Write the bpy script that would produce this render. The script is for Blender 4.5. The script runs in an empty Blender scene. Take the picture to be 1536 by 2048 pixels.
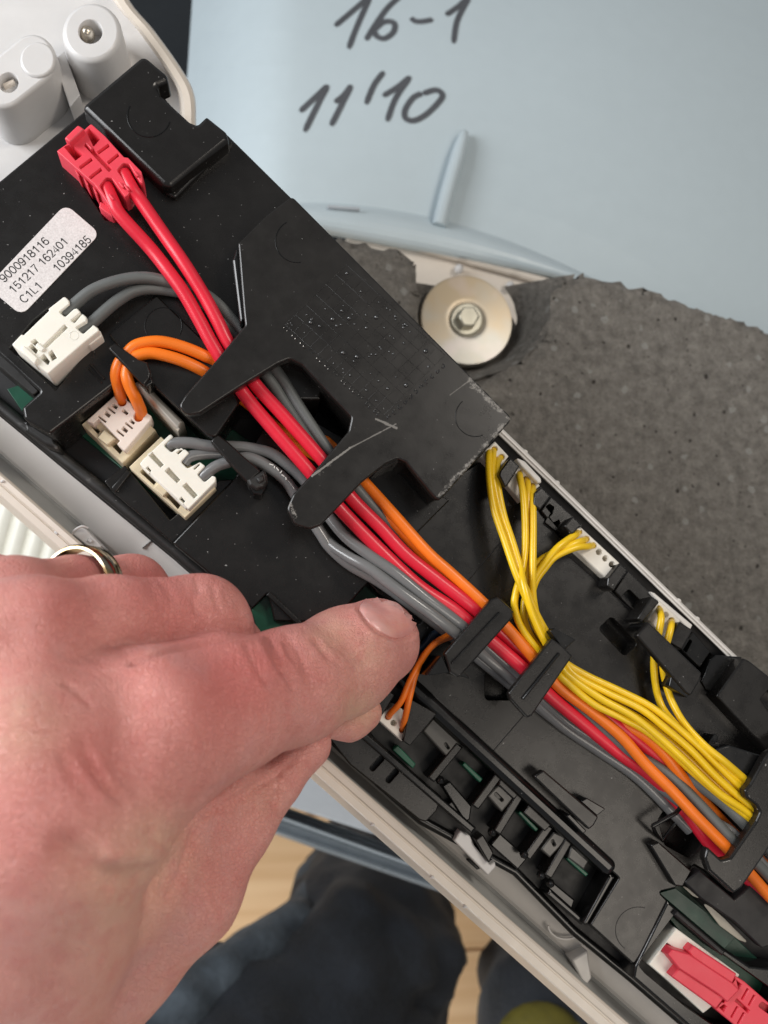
import bpy, bmesh, math, random
import numpy as np
from mathutils import Vector, Matrix
from mathutils.geometry import delaunay_2d_cdt
from mathutils.bvhtree import BVHTree

random.seed(7)
rng = np.random.default_rng(7)
scene = bpy.context.scene
C = scene.collection
R = math.radians

# ---------------------------------------------------------------- camera
# 1 unit = 1 cm.  World XY is the plane of the control module, +Z towards the viewer.
F_PX, D_CAM, TILT = 1800.0, 18.0, R(12.0)
st, ct = math.sin(TILT), math.cos(TILT)
n_c = Vector((st*.7071, st*.7071, ct))                      # module normal in camera axes
X_c = (Vector((1, 0, 0)) - n_c*n_c.x).normalized()
Y_c = n_c.cross(X_c).normalized()
M_wc = Matrix((X_c, Y_c, n_c))                              # camera axes -> world axes
CAM = M_wc @ Vector((0, 0, D_CAM))
cam_d = bpy.data.cameras.new('camera')
cam_d.sensor_width = 36.0
cam_d.lens = 36.0*F_PX/2048.0
cam_d.clip_start = .1
cam_d.clip_end = 400
cam_o = bpy.data.objects.new('camera', cam_d)
C.objects.link(cam_o)
cam_o.matrix_world = Matrix.Translation(CAM) @ M_wc.to_4x4()
scene.camera = cam_o
cam_d.dof.use_dof = True
cam_d.dof.focus_distance = D_CAM - .8
cam_d.dof.aperture_fstop = .21

# ---------------------------------------------------------------- light
world = bpy.data.worlds.new('World')
scene.world = world
world.use_nodes = True
bg = world.node_tree.nodes['Background']
bg.inputs[0].default_value = (.93, .96, 1.0, 1)
bg.inputs[1].default_value = .15
scene.view_settings.view_transform = 'Standard'
scene.view_settings.look = 'None'
scene.view_settings.exposure = 0.62


def area(name, loc, target, sx, sy, power, col):
    l = bpy.data.lights.new(name, 'AREA')
    l.shape = 'RECTANGLE'
    l.size, l.size_y, l.energy, l.color = sx, sy, power, col
    o = bpy.data.objects.new(name, l)
    C.objects.link(o)
    o.location = loc
    o.rotation_euler = (Vector(target)-Vector(loc)).to_track_quat('-Z', 'Y').to_euler()
    return o


area('window_light', (-46, 14, 24), (0, 0, -4), 30, 30, 23000, (.96, .98, 1.0))
area('ceiling_light', (24, 17, 40), (0, 0, 0), 12, 12, 5900, (1.0, .92, .82))
area('room_light', (17, -22, 46), (2, -2, -10), 26, 20, 4200, (1.0, .90, .78))
area('floor_fill_light', (-22, -58, -20), (-4, -30, -52), 30, 30, 14000, (1.0, .97, .92))  # added fill panel out of view, only there to brighten the floor


# ---------------------------------------------------------------- helpers
def ray(x, y):
    return M_wc @ Vector(((x-768.0)/F_PX, -(y-1024.0)/F_PX, -1.0))


def P(x, y, z):
    d = ray(x, y)
    t = (z-CAM.z)/d.z
    return CAM + d*t


def depth(p):
    return D_CAM - (M_wc.inverted() @ Vector(p)).z


def W(px, p):
    """width of px photo pixels at world point p, in cm"""
    return px*depth(p)/F_PX


def to_px(v):
    """world points (n,3) -> photo pixels"""
    Mi = np.array(M_wc.inverted())
    q = (np.asarray(v)-np.array(CAM)) @ Mi.T
    return 768+F_PX*q[:, 0]/-q[:, 2], 1024-F_PX*q[:, 1]/-q[:, 2]


def props(o, label=None, cat=None, group=None, kind=None):
    if label: o['label'] = label
    if cat: o['category'] = cat
    if group: o['group'] = group
    if kind: o['kind'] = kind
    return o


def thing(name, label, cat, loc, group=None):
    o = bpy.data.objects.new(name, None)
    o.empty_display_size = .3
    C.objects.link(o)
    o.location = loc
    return props(o, label, cat, group)


def link(name, me, mat, parent=None):
    o = bpy.data.objects.new(name, me)
    C.objects.link(o)
    if mat and not me.materials:
        me.materials.append(mat)
    if parent:
        o.parent = parent
        # a thing's Empty stands at its base; a part's own frame is the world's
        off = parent.location.copy() if parent.type == 'EMPTY' else Vector((0, 0, 0))
        o.matrix_parent_inverse = Matrix.Translation(-off)
    return o


def from_data(name, verts, faces, mat, parent=None, smooth=True):
    me = bpy.data.meshes.new(name)
    me.from_pydata([tuple(v) for v in verts], [], [tuple(f) for f in faces])
    if smooth:
        me.polygons.foreach_set('use_smooth', [True]*len(me.polygons))
    me.update()
    return link(name, me, mat, parent)


def area2(p):
    return .5*sum(p[i][0]*p[(i+1) % len(p)][1]-p[(i+1) % len(p)][0]*p[i][1] for i in range(len(p)))


def rounded(pts, z, r_def):
    """pixel outline -> ccw world 2-D outline with rounded corners"""
    w = []
    for p in pts:
        q = P(p[0], p[1], z)
        w.append((Vector((q.x, q.y)), W(p[2] if len(p) > 2 else r_def, q)))
    if area2([v for v, _ in w]) < 0:
        w.reverse()
    out = []
    n = len(w)
    for i in range(n):
        p, r = w[i]
        a, b = w[i-1][0]-p, w[(i+1) % n][0]-p
        la, lb = a.length, b.length
        if r < .002 or la < 1e-5 or lb < 1e-5:
            out.append(p)
            continue
        a /= la
        b /= lb
        ang = a.angle(b)
        if ang > 3.0:
            out.append(p)
            continue
        d = min(r/math.tan(ang/2), .45*la, .45*lb)
        rr = d*math.tan(ang/2)
        c = p+(a+b).normalized()*(rr/math.sin(ang/2))
        s, e = p+a*d-c, p+b*d-c
        ns = 4 if r > .04 else 2
        a0 = math.atan2(s.y, s.x)
        da = math.atan2(e.y, e.x)-a0
        while da > math.pi: da -= 2*math.pi
        while da < -math.pi: da += 2*math.pi
        for k in range(ns+1):
            t = a0+da*k/ns
            out.append(c+Vector((math.cos(t), math.sin(t)))*rr)
    res = []
    for p in out:
        if not res or (p-res[-1]).length > 1e-4:
            res.append(p)
    if (res[0]-res[-1]).length < 1e-4:
        res.pop()
    return res


def inset(poly, d):
    n = len(poly)
    out = []
    for i in range(n):
        e1 = (poly[i]-poly[i-1]).normalized()
        e2 = (poly[(i+1) % n]-poly[i]).normalized()
        n1, n2 = Vector((-e1.y, e1.x)), Vector((-e2.y, e2.x))
        m = n1+n2
        if m.length < .2:
            out.append(poly[i]+n1*d)
            continue
        m.normalize()
        out.append(poly[i]+m*(d/max(.35, m.dot(n1))))
    return out


class Geo:
    def __init__(self):
        self.v, self.f, self.flat = [], [], set()

    def add(self, v):
        self.v.append(tuple(v))
        return len(self.v)-1

    def loop(self, poly, z):
        return [self.add((p.x, p.y, z)) for p in poly]

    def bridge(self, a, b):
        n = len(a)
        for i in range(n):
            j = (i+1) % n
            self.f.append((a[i], a[j], b[j], b[i]))

    def cap(self, outer, holes=(), up=True):
        loops = [outer]+list(holes)
        idx = [i for l in loops for i in l]
        z = self.v[idx[0]][2]
        p2 = [Vector(self.v[i][:2]) for i in idx]
        edges, k = [], 0
        for l in loops:
            n = len(l)
            edges += [(k+j, k+(j+1) % n) for j in range(n)]
            k += n
        vo, _, fo, orig, _, _ = delaunay_2d_cdt(p2, edges, [], 0, 1e-6)
        ids = [idx[o[0]] if o else self.add((v.x, v.y, z)) for v, o in zip(vo, orig)]
        segs = np.array([[p2[i][0], p2[i][1], p2[j][0], p2[j][1]] for i, j in edges])
        for t in fo:
            c = (vo[t[0]]+vo[t[1]]+vo[t[2]])/3
            x0, y0, x1, y1 = segs.T
            hit = ((y0 > c.y) != (y1 > c.y))
            dy = np.where(y1 == y0, 1, y1-y0)
            hit &= c.x < (x1-x0)*(c.y-y0)/dy+x0
            if hit.sum() % 2 == 0:
                continue
            q = [ids[k] for k in t]
            a, b, d = (Vector(self.v[k]) for k in q)
            if ((b-a).cross(d-a).z > 0) != up:
                q.reverse()
            self.flat.add(len(self.f))
            self.f.append(tuple(q))

    def plate(self, pts, zt, zb, holes=(), bev=.02, r=1.5, draft=0.0, r_hole=1.0):
        outer = rounded(pts, zt, r)
        bev = min(bev, (zt-zb)*.45)
        rings = [(0, zt-bev), (.293*bev, zt-.293*bev), (bev, zt)]
        loops = [self.loop(inset(outer, d) if d else outer, z) for d, z in rings]
        bot = self.loop(inset(outer, -draft) if draft else outer, zb)
        self.bridge(bot, loops[0])
        for a, b in zip(loops, loops[1:]):
            self.bridge(a, b)
        tops, bots = [], []
        for h in holes:
            hp, dep = h[0], h[1]
            ho = rounded(hp, zt, h[2] if len(h) > 2 else r_hole)
            ho = ho[::-1]
            hb = min(bev*.6, .012)
            l0 = self.loop(inset(ho, hb), zt)
            # a hole loop runs clockwise, so a positive inset grows it
            l1 = self.loop(ho, zt-hb)
            tops.append(l0)
            self.bridge(l1, l0)
            zz = zb if dep is None else max(zt-dep, zb+.005)
            l2 = self.loop(ho, zz)
            self.bridge(l2, l1)
            if dep is None:
                bots.append(l2)
            else:
                self.cap(l2[::-1])
        self.cap(loops[-1], tops)
        self.cap(bot, bots, up=False)
        return self

    def tube(self, pts, rad, n=10, cap=True):
        pts = [Vector(p) for p in pts]
        m = len(pts)
        up = Vector((0, 0, 1))
        prev = None
        base = len(self.v)
        for i in range(m):
            t = (pts[min(i+1, m-1)]-pts[max(i-1, 0)]).normalized()
            s = t.cross(up) if prev is None else prev-t*prev.dot(t)
            if s.length < 1e-4:
                s = t.cross(Vector((1, 0, 0)))
            s.normalize()
            prev = s
            u = s.cross(t)
            rr = rad[i] if isinstance(rad, (list, tuple)) else rad
            for k in range(n):
                a = 2*math.pi*k/n
                self.v.append(tuple(pts[i]+(s*math.cos(a)+u*math.sin(a))*rr))
        for i in range(m-1):
            for k in range(n):
                k2 = (k+1) % n
                a = base+i*n
                self.f.append((a+k, a+k2, a+n+k2, a+n+k))
        if cap:
            self.f.append(tuple(base+k for k in range(n))[::-1])
            self.f.append(tuple(base+(m-1)*n+k for k in range(n)))
        return self

    def ball(self, c, rx, ry, rz, nu=12, nv=7):
        base = len(self.v)
        for j in range(nv+1):
            th = math.pi*j/nv
            for i in range(nu):
                ph = 2*math.pi*i/nu
                self.v.append((c[0]+rx*math.sin(th)*math.cos(ph), c[1]+ry*math.sin(th)*math.sin(ph), c[2]+rz*math.cos(th)))
        for j in range(nv):
            for i in range(nu):
                i2 = (i+1) % nu
                self.f.append((base+j*nu+i, base+(j+1)*nu+i, base+(j+1)*nu+i2, base+j*nu+i2))
        return self

    def obj(self, name, mat, parent=None):
        me = bpy.data.meshes.new(name)
        me.from_pydata(self.v, [], self.f)
        me.polygons.foreach_set('use_smooth', [i not in self.flat for i in range(len(self.f))])
        me.validate()
        me.update()
        bm = bmesh.new()
        bm.from_mesh(me)
        for e in bm.edges:
            if len(e.link_faces) == 2 and e.calc_face_angle(0) > .9:
                e.smooth = False
        bm.to_mesh(me)
        bm.free()
        return link(name, me, mat, parent)


def plate(name, pts, zt, zb, mat, parent=None, **k):
    return Geo().plate(pts, zt, zb, **k).obj(name, mat, parent)


def quad(a, b, w):
    """pixel rectangle round the centre line a-b"""
    a, b = Vector(a), Vector(b)
    d = (b-a).normalized()
    n = Vector((-d.y, d.x))*w/2
    return [tuple(a+n), tuple(b+n), tuple(b-n), tuple(a-n)]


def circ(x, y, r, n=20, ry=None):
    return [(x+r*math.cos(2*math.pi*k/n), y+(ry or r)*math.sin(2*math.pi*k/n), 0) for k in range(n)]


def spline(pts, per=9):
    pts = [Vector(p) for p in pts]
    q = [pts[0]*2-pts[1]]+pts+[pts[-1]*2-pts[-2]]
    out = []
    for i in range(1, len(q)-2):
        for k in range(per):
            t = k/per
            a, b, c, d = q[i-1:i+3]
            out.append(.5*((2*b)+(c-a)*t+(2*a-5*b+4*c-d)*t*t+(3*b-a-3*c+d)*t**3))
    out.append(pts[-1])
    return out


# ---------------------------------------------------------------- materials
def nodes(name):
    m = bpy.data.materials.new(name)
    m.use_nodes = True
    t = m.node_tree
    return m, t, t.nodes['Principled BSDF']


def N(t, kind, **k):
    n = t.nodes.new(kind)
    for a, b in k.items():
        if a in n.inputs:
            n.inputs[a].default_value = b
        else:
            setattr(n, a, b)
    return n


def mixc(t, fac, a, b):
    m = N(t, 'ShaderNodeMix', data_type='RGBA')
    for sock, v in ((0, fac), (6, a), (7, b)):
        if hasattr(v, 'links'):
            t.links.new(v, m.inputs[sock])
        else:
            m.inputs[sock].default_value = v
    return m.outputs[2]


def ramp(t, src, p0, p1, c0=(0, 0, 0, 1), c1=(1, 1, 1, 1)):
    r = N(t, 'ShaderNodeValToRGB')
    r.color_ramp.elements[0].position, r.color_ramp.elements[0].color = p0, c0
    r.color_ramp.elements[1].position, r.color_ramp.elements[1].color = p1, c1
    t.links.new(src, r.inputs[0])
    return r.outputs[0]


def noise(t, scale, detail=3, rough=.5):
    tc = N(t, 'ShaderNodeTexCoord')
    n = N(t, 'ShaderNodeTexNoise', Scale=scale, Detail=detail, Roughness=rough)
    t.links.new(tc.outputs['Object'], n.inputs['Vector'])
    return n.outputs[0]


def bump(t, b, src, strength, dist=.02):
    n = N(t, 'ShaderNodeBump', Strength=strength, Distance=dist)
    t.links.new(src, n.inputs['Height'])
    t.links.new(n.outputs[0], b.inputs['Normal'])


def plastic(name, col, rough=.45, var=.08, grain=.0, gscale=60, dust=0.0, spec=.5, sss=0.0, scuff=0.0):
    m, t, b = nodes(name)
    c4 = (*col, 1)
    base = mixc(t, ramp(t, noise(t, 1.6, 4), .3, .7), tuple(x*(1-var) for x in col)+(1,), tuple(min(1, x*(1+var)) for x in col)+(1,))
    if scuff:
        f = ramp(t, noise(t, 2.2, 6, .7), .60, .78, (0, 0, 0, 1), (scuff,)*3+(1,))
        base = mixc(t, f, base, (.16, .15, .14, 1))
    if dust:
        f = ramp(t, noise(t, 16, 2, .6), .735, .76, (0, 0, 0, 1), (dust,)*3+(1,))
        base = mixc(t, f, base, (.42, .41, .40, 1))
    t.links.new(base, b.inputs['Base Color'])
    rr = ramp(t, noise(t, 3.0, 5, .6), .3, .7, (rough*.85,)*3+(1,), (min(1, rough*1.2),)*3+(1,))
    t.links.new(rr, b.inputs['Roughness'])
    b.inputs['Specular IOR Level'].default_value = spec
    if sss:
        b.inputs['Subsurface Weight'].default_value = sss
        b.inputs['Subsurface Radius'].default_value = (.12, .10, .08)
        b.inputs['Subsurface Scale'].default_value = 1.0
    if grain:
        bump(t, b, noise(t, gscale, 3, .6), grain, .01)
    return m


M = {}
M['black'] = plastic('black_plastic', (.0085, .0075, .0068), .27, .1, .10, 45, dust=.6)
M['black_glossy'] = plastic('glossy_black_plastic', (.006, .006, .006), .20, .1, .05, 30, dust=.4)
M['black_worn'] = plastic('worn_black_plastic', (.016, .015, .014), .45, .1, .3, 40, dust=.6, scuff=.7)
M['black_dull'] = plastic('dull_black_plastic', (.010, .009, .0095), .5, .1, .1, 45, dust=.25)
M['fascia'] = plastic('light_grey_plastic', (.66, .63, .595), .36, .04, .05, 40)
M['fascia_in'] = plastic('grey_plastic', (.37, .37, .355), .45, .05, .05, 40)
M['white'] = plastic('white_plastic', (.60, .585, .575), .36, .03, .05, 30, sss=.1)
M['cream_edge'] = plastic('cream_plastic', (.68, .61, .53), .40, .04, .05, 30)
M['ivory'] = plastic('ivory_nylon', (.80, .77, .69), .36, .03, .05, 40, sss=.15)
M['tan'] = plastic('tan_nylon', (.66, .57, .40), .4, .05, .05, 40, sss=.1)
M['pinkish'] = plastic('pinkish_beige_nylon', (.74, .64, .57), .4, .04, .05, 40, sss=.1)
M['chalk'] = plastic('chalky_white_nylon', (.76, .72, .65), .5, .06, .2, 25)
M['red_nylon'] = plastic('red_nylon', (.74, .055, .085), .4, .05, .06, 40, sss=.1)
M['red_wire'] = plastic('red_insulation', (.66, .016, .038), .33, .06, .08, 50)
M['pcb'] = plastic('green_circuit_board', (.005, .075, .040), .35, .2, .1, 30)
M['pcb_dark'] = plastic('dark_green_circuit_board', (.003, .030, .018), .35, .2, .1, 30)
M['film'] = plastic('grey_beige_film', (.30, .27, .22), .45, .15)
M['metal'] = plastic('zinc', (.55, .5, .42), .3)
M['metal'].node_tree.nodes['Principled BSDF'].inputs['Metallic'].default_value = .9
M['warm_metal'] = plastic('brushed_tin', (.50, .46, .40), .35, .1)
M['warm_metal'].node_tree.nodes['Principled BSDF'].inputs['Metallic'].default_value = .5
M['orange_wire'] = plastic('orange_insulation', (.82, .175, .010), .36, .08, .12, 50)
M['yellow_wire'] = plastic('yellow_insulation', (.80, .51, .010), .30, .10, .06, 40)
M['grey_wire'] = plastic('grey_insulation', (.105, .11, .108), .5, .07, .08, 50)
M['dark_grey_wire'] = plastic('dark_grey_insulation', (.06, .062, .062), .5, .07, .08, 50)
M['silver_wire'] = plastic('light_grey_insulation', (.155, .155, .155), .20, .05, .04, 40)
M['blue_wire'] = plastic('dark_blue_insulation', (.006, .022, .05), .45)
M['tub'] = plastic('pale_blue_grey_plastic', (.47, .545, .58), .34, .012, .03, 10)
M['void'] = plastic('unlit_black_plastic', (.004, .004, .004), .5)  # near-black colour stands in for deep shade in the row's wells
M['ink'] = plastic('black_marker_ink', (.075, .08, .09), .6)
M['ink_label'] = plastic('label_ink', (.02, .02, .02), .6)
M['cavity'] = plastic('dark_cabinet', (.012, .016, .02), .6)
M['steel'] = plastic('painted_grey_steel', (.40, .43, .46), .35, .04)
M['chrome'] = plastic('grey_blue_edge_plastic', (.34, .38, .41), .30, .05)
M['radiator'] = plastic('cream_enamel', (.82, .80, .70), .35, .03)
M['yellow_cloth'] = plastic('yellow_cloth', (.11, .095, .010), .8, .2, .3, 5)
M['drop'] = plastic('clear_varnish', (.02, .02, .02), .05, spec=1.0)


def mk_concrete():
    m, t, b = nodes('concrete')
    tc = N(t, 'ShaderNodeTexCoord')
    base = mixc(t, ramp(t, noise(t, 2.6, 8, .75), .34, .66), (.185, .170, .150, 1), (.39, .36, .32, 1))
    fine = ramp(t, noise(t, 9, 5, .7), .35, .7)
    base = mixc(t, ramp(t, noise(t, 9, 5, .75), .52, .75, (0, 0, 0, 1), (.6, .6, .6, 1)), base, (.10, .086, .072, 1))
    vp = N(t, 'ShaderNodeTexVoronoi', Scale=2.8, Randomness=1.0)
    t.links.new(tc.outputs['Object'], vp.inputs['Vector'])
    pa = N(t, 'ShaderNodeMath', operation='MULTIPLY_ADD')
    t.links.new(noise(t, 3.5, 4, .7), pa.inputs[0])
    pa.inputs[1].default_value = .9
    t.links.new(vp.outputs['Distance'], pa.inputs[2])
    pit = ramp(t, pa.outputs[0], .47, .58, (1, 1, 1, 1), (0, 0, 0, 1))
    base = mixc(t, pit, base, (.055, .046, .038, 1))
    v = N(t, 'ShaderNodeTexVoronoi', Scale=1.9, Randomness=1.0)
    t.links.new(tc.outputs['Object'], v.inputs['Vector'])
    sel = N(t, 'ShaderNodeMath', operation='LESS_THAN')
    sep = N(t, 'ShaderNodeSeparateColor')
    t.links.new(v.outputs['Color'], sep.inputs[0])
    t.links.new(sep.outputs[0], sel.inputs[0])
    sel.inputs[1].default_value = .42
    # irregular stones: distance plus noise
    ad = N(t, 'ShaderNodeMath', operation='ADD')
    t.links.new(v.outputs['Distance'], ad.inputs[0])
    nn = N(t, 'ShaderNodeMath', operation='MULTIPLY')
    t.links.new(noise(t, 4, 4, .6), nn.inputs[0])
    nn.inputs[1].default_value = .55
    t.links.new(nn.outputs[0], ad.inputs[1])
    st_ = ramp(t, ad.outputs[0], .43, .50, (1, 1, 1, 1), (0, 0, 0, 1))
    mu = N(t, 'ShaderNodeMath', operation='MULTIPLY')
    t.links.new(sel.outputs[0], mu.inputs[0])
    t.links.new(st_, mu.inputs[1])
    mu2 = N(t, 'ShaderNodeMath', operation='MULTIPLY')
    t.links.new(mu.outputs[0], mu2.inputs[0])
    mu2.inputs[1].default_value = .6
    base = mixc(t, mu2.outputs[0], base, (.50, .49, .46, 1))
    t.links.new(base, b.inputs['Base Color'])
    b.inputs['Roughness'].default_value = .9
    ad2 = N(t, 'ShaderNodeMath', operation='ADD')
    t.links.new(fine, ad2.inputs[0])
    t.links.new(noise(t, 3, 5, .7), ad2.inputs[1])
    sb = N(t, 'ShaderNodeMath', operation='MULTIPLY_ADD')
    t.links.new(pit, sb.inputs[0])
    sb.inputs[1].default_value = -.8
    t.links.new(ad2.outputs[0], sb.inputs[2])
    bump(t, b, sb.outputs[0], .9, .14)
    return m


def mk_washer():
    m, t, b = nodes('yellow_zinc')
    c = mixc(t, ramp(t, noise(t, .55, 3, .5), .40, .62), (.43, .42, .38, 1), (.48, .39, .27, 1))
    c = mixc(t, ramp(t, noise(t, .9, 2, .5), .55, .75, (0, 0, 0, 1), (.5, .5, .5, 1)), c, (.60, .52, .52, 1))
    t.links.new(c, b.inputs['Base Color'])
    b.inputs['Metallic'].default_value = .6
    b.inputs['Roughness'].default_value = .42
    return m


def mk_wood():
    m, t, b = nodes('pale_wood')
    tc = N(t, 'ShaderNodeTexCoord')
    mp = N(t, 'ShaderNodeMapping')
    mp.inputs['Scale'].default_value = (.05, .9, .5)
    t.links.new(tc.outputs['Object'], mp.inputs[0])
    n = N(t, 'ShaderNodeTexNoise', Scale=1.2, Detail=5)
    t.links.new(mp.outputs[0], n.inputs['Vector'])
    c = mixc(t, ramp(t, n.outputs[0], .3, .7), (.62, .39, .20, 1), (.76, .53, .31, 1))
    oi = N(t, 'ShaderNodeObjectInfo')
    c2 = mixc(t, oi.outputs['Random'], (.92, .9, .88, 1), (1.08, 1.06, 1.04, 1))
    mm = N(t, 'ShaderNodeMix', data_type='RGBA', blend_type='MULTIPLY')
    mm.inputs[0].default_value = 1
    t.links.new(c, mm.inputs[6])
    t.links.new(c2, mm.inputs[7])
    t.links.new(mm.outputs[2], b.inputs['Base Color'])
    b.inputs['Roughness'].default_value = .45
    return m


def mk_denim():
    m, t, b = nodes('navy_work_cloth')
    c = mixc(t, ramp(t, noise(t, .35, 5, .65), .35, .75), (.003, .004, .006, 1), (.014, .019, .028, 1))
    t.links.new(c, b.inputs['Base Color'])
    b.inputs['Roughness'].default_value = .85
    b.inputs['Sheen Weight'].default_value = .1
    bump(t, b, noise(t, 2.5, 5, .7), .5, .3)
    return m


def mk_skin():
    m, t, b = nodes('skin')
    at = N(t, 'ShaderNodeAttribute', attribute_name='flush')
    pale = N(t, 'ShaderNodeAttribute', attribute_name='pale')
    c = mixc(t, ramp(t, noise(t, 1.5, 5, .6), .3, .7), (.62, .255, .218, 1), (.73, .345, .30, 1))
    c = mixc(t, at.outputs['Fac'], c, (.62, .185, .165, 1))
    c = mixc(t, pale.outputs['Fac'], c, (.70, .44, .31, 1))
    mot = ramp(t, noise(t, 3.2, 6, .68), .46, .70, (0, 0, 0, 1), (.55, .55, .55, 1))
    c = mixc(t, mot, c, (.62, .205, .182, 1))
    lite = ramp(t, noise(t, 7.5, 4, .6), .56, .74, (0, 0, 0, 1), (.14, .14, .14, 1))
    c = mixc(t, lite, c, (.78, .46, .38, 1))
    vein = ramp(t, noise(t, .75, 3, .6), .56, .72, (0, 0, 0, 1), (.35, .35, .35, 1))
    c = mixc(t, vein, c, (.50, .25, .25, 1))
    t.links.new(c, b.inputs['Base Color'])
    t.links.new(ramp(t, noise(t, 6, 4, .6), .3, .7, (.36, .36, .36, 1), (.52, .52, .52, 1)), b.inputs['Roughness'])
    b.inputs['Subsurface Weight'].default_value = .16
    b.inputs['Subsurface Radius'].default_value = (.45, .16, .08)
    b.inputs['Subsurface Scale'].default_value = .6
    tc = N(t, 'ShaderNodeTexCoord')
    v = N(t, 'ShaderNodeTexVoronoi', Scale=13)
    v.feature = 'DISTANCE_TO_EDGE'
    nz = N(t, 'ShaderNodeTexNoise', Scale=6, Detail=2)
    t.links.new(tc.outputs['Object'], nz.inputs['Vector'])
    ad = N(t, 'ShaderNodeVectorMath', operation='MULTIPLY_ADD')
    t.links.new(nz.outputs['Color'], ad.inputs[0])
    ad.inputs[1].default_value = (.14, .14, .14)
    t.links.new(tc.outputs['Object'], ad.inputs[2])
    t.links.new(ad.outputs[0], v.inputs['Vector'])
    e = ramp(t, v.outputs['Distance'], 0.0, .10)
    s = N(t, 'ShaderNodeMath', operation='ADD')
    t.links.new(e, s.inputs[0])
    t.links.new(noise(t, 4, 5, .65), s.inputs[1])
    v2 = N(t, 'ShaderNodeTexVoronoi', Scale=30)
    v2.feature = 'DISTANCE_TO_EDGE'
    t.links.new(ad.outputs[0], v2.inputs['Vector'])
    s2 = N(t, 'ShaderNodeMath', operation='MULTIPLY_ADD')
    t.links.new(ramp(t, v2.outputs['Distance'], 0, .12), s2.inputs[0])
    s2.inputs[1].default_value = .35
    t.links.new(s.outputs[0], s2.inputs[2])
    wr = N(t, 'ShaderNodeAttribute', attribute_name='wrinkle')
    mp = N(t, 'ShaderNodeMapping')
    mp.inputs['Rotation'].default_value = (0, 0, -.38)
    mp.inputs['Scale'].default_value = (5.5, .8, 1.6)
    t.links.new(tc.outputs['Object'], mp.inputs[0])
    wn = N(t, 'ShaderNodeTexNoise', Scale=1.3, Detail=4, Roughness=.6, Distortion=.6)
    t.links.new(mp.outputs[0], wn.inputs['Vector'])
    s3 = N(t, 'ShaderNodeMath', operation='MULTIPLY')
    t.links.new(ramp(t, wn.outputs[0], .34, .56), s3.inputs[0])
    t.links.new(wr.outputs['Fac'], s3.inputs[1])
    s4 = N(t, 'ShaderNodeMath', operation='ADD')
    t.links.new(s2.outputs[0], s4.inputs[0])
    t.links.new(s3.outputs[0], s4.inputs[1])
    bump(t, b, s4.outputs[0], .55, .035)
    return m


def mk_nail():
    m, t, b = nodes('nail')
    c = mixc(t, ramp(t, noise(t, 1.8, 3), .35, .7), (.60, .27, .245, 1), (.70, .385, .35, 1))
    t.links.new(c, b.inputs['Base Color'])
    b.inputs['Roughness'].default_value = .2
    b.inputs['Subsurface Weight'].default_value = .2
    b.inputs['Subsurface Radius'].default_value = (.3, .12, .08)
    tc = N(t, 'ShaderNodeTexCoord')
    mp = N(t, 'ShaderNodeMapping')
    mp.inputs['Rotation'].default_value = (0, 0, .6)
    mp.inputs['Scale'].default_value = (2, 22, 8)
    t.links.new(tc.outputs['Object'], mp.inputs[0])
    n = N(t, 'ShaderNodeTexNoise', Scale=1.6, Detail=3)
    t.links.new(mp.outputs[0], n.inputs['Vector'])
    bump(t, b, n.outputs[0], .3, .02)
    return m


def mk_gold():
    m, t, b = nodes('white_and_yellow_gold')
    c = mixc(t, ramp(t, noise(t, 5, 3), .4, .6), (.42, .36, .28, 1), (.38, .28, .14, 1))
    t.links.new(c, b.inputs['Base Color'])
    b.inputs['Metallic'].default_value = 1
    b.inputs['Roughness'].default_value = .18
    return m


def mk_label():
    m, t, b = nodes('label_paper')
    c = mixc(t, ramp(t, noise(t, 28, 4, .7), .35, .65), (.55, .51, .50, 1), (.72, .68, .67, 1))
    t.links.new(c, b.inputs['Base Color'])
    b.inputs['Roughness'].default_value = .5
    return m


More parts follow.
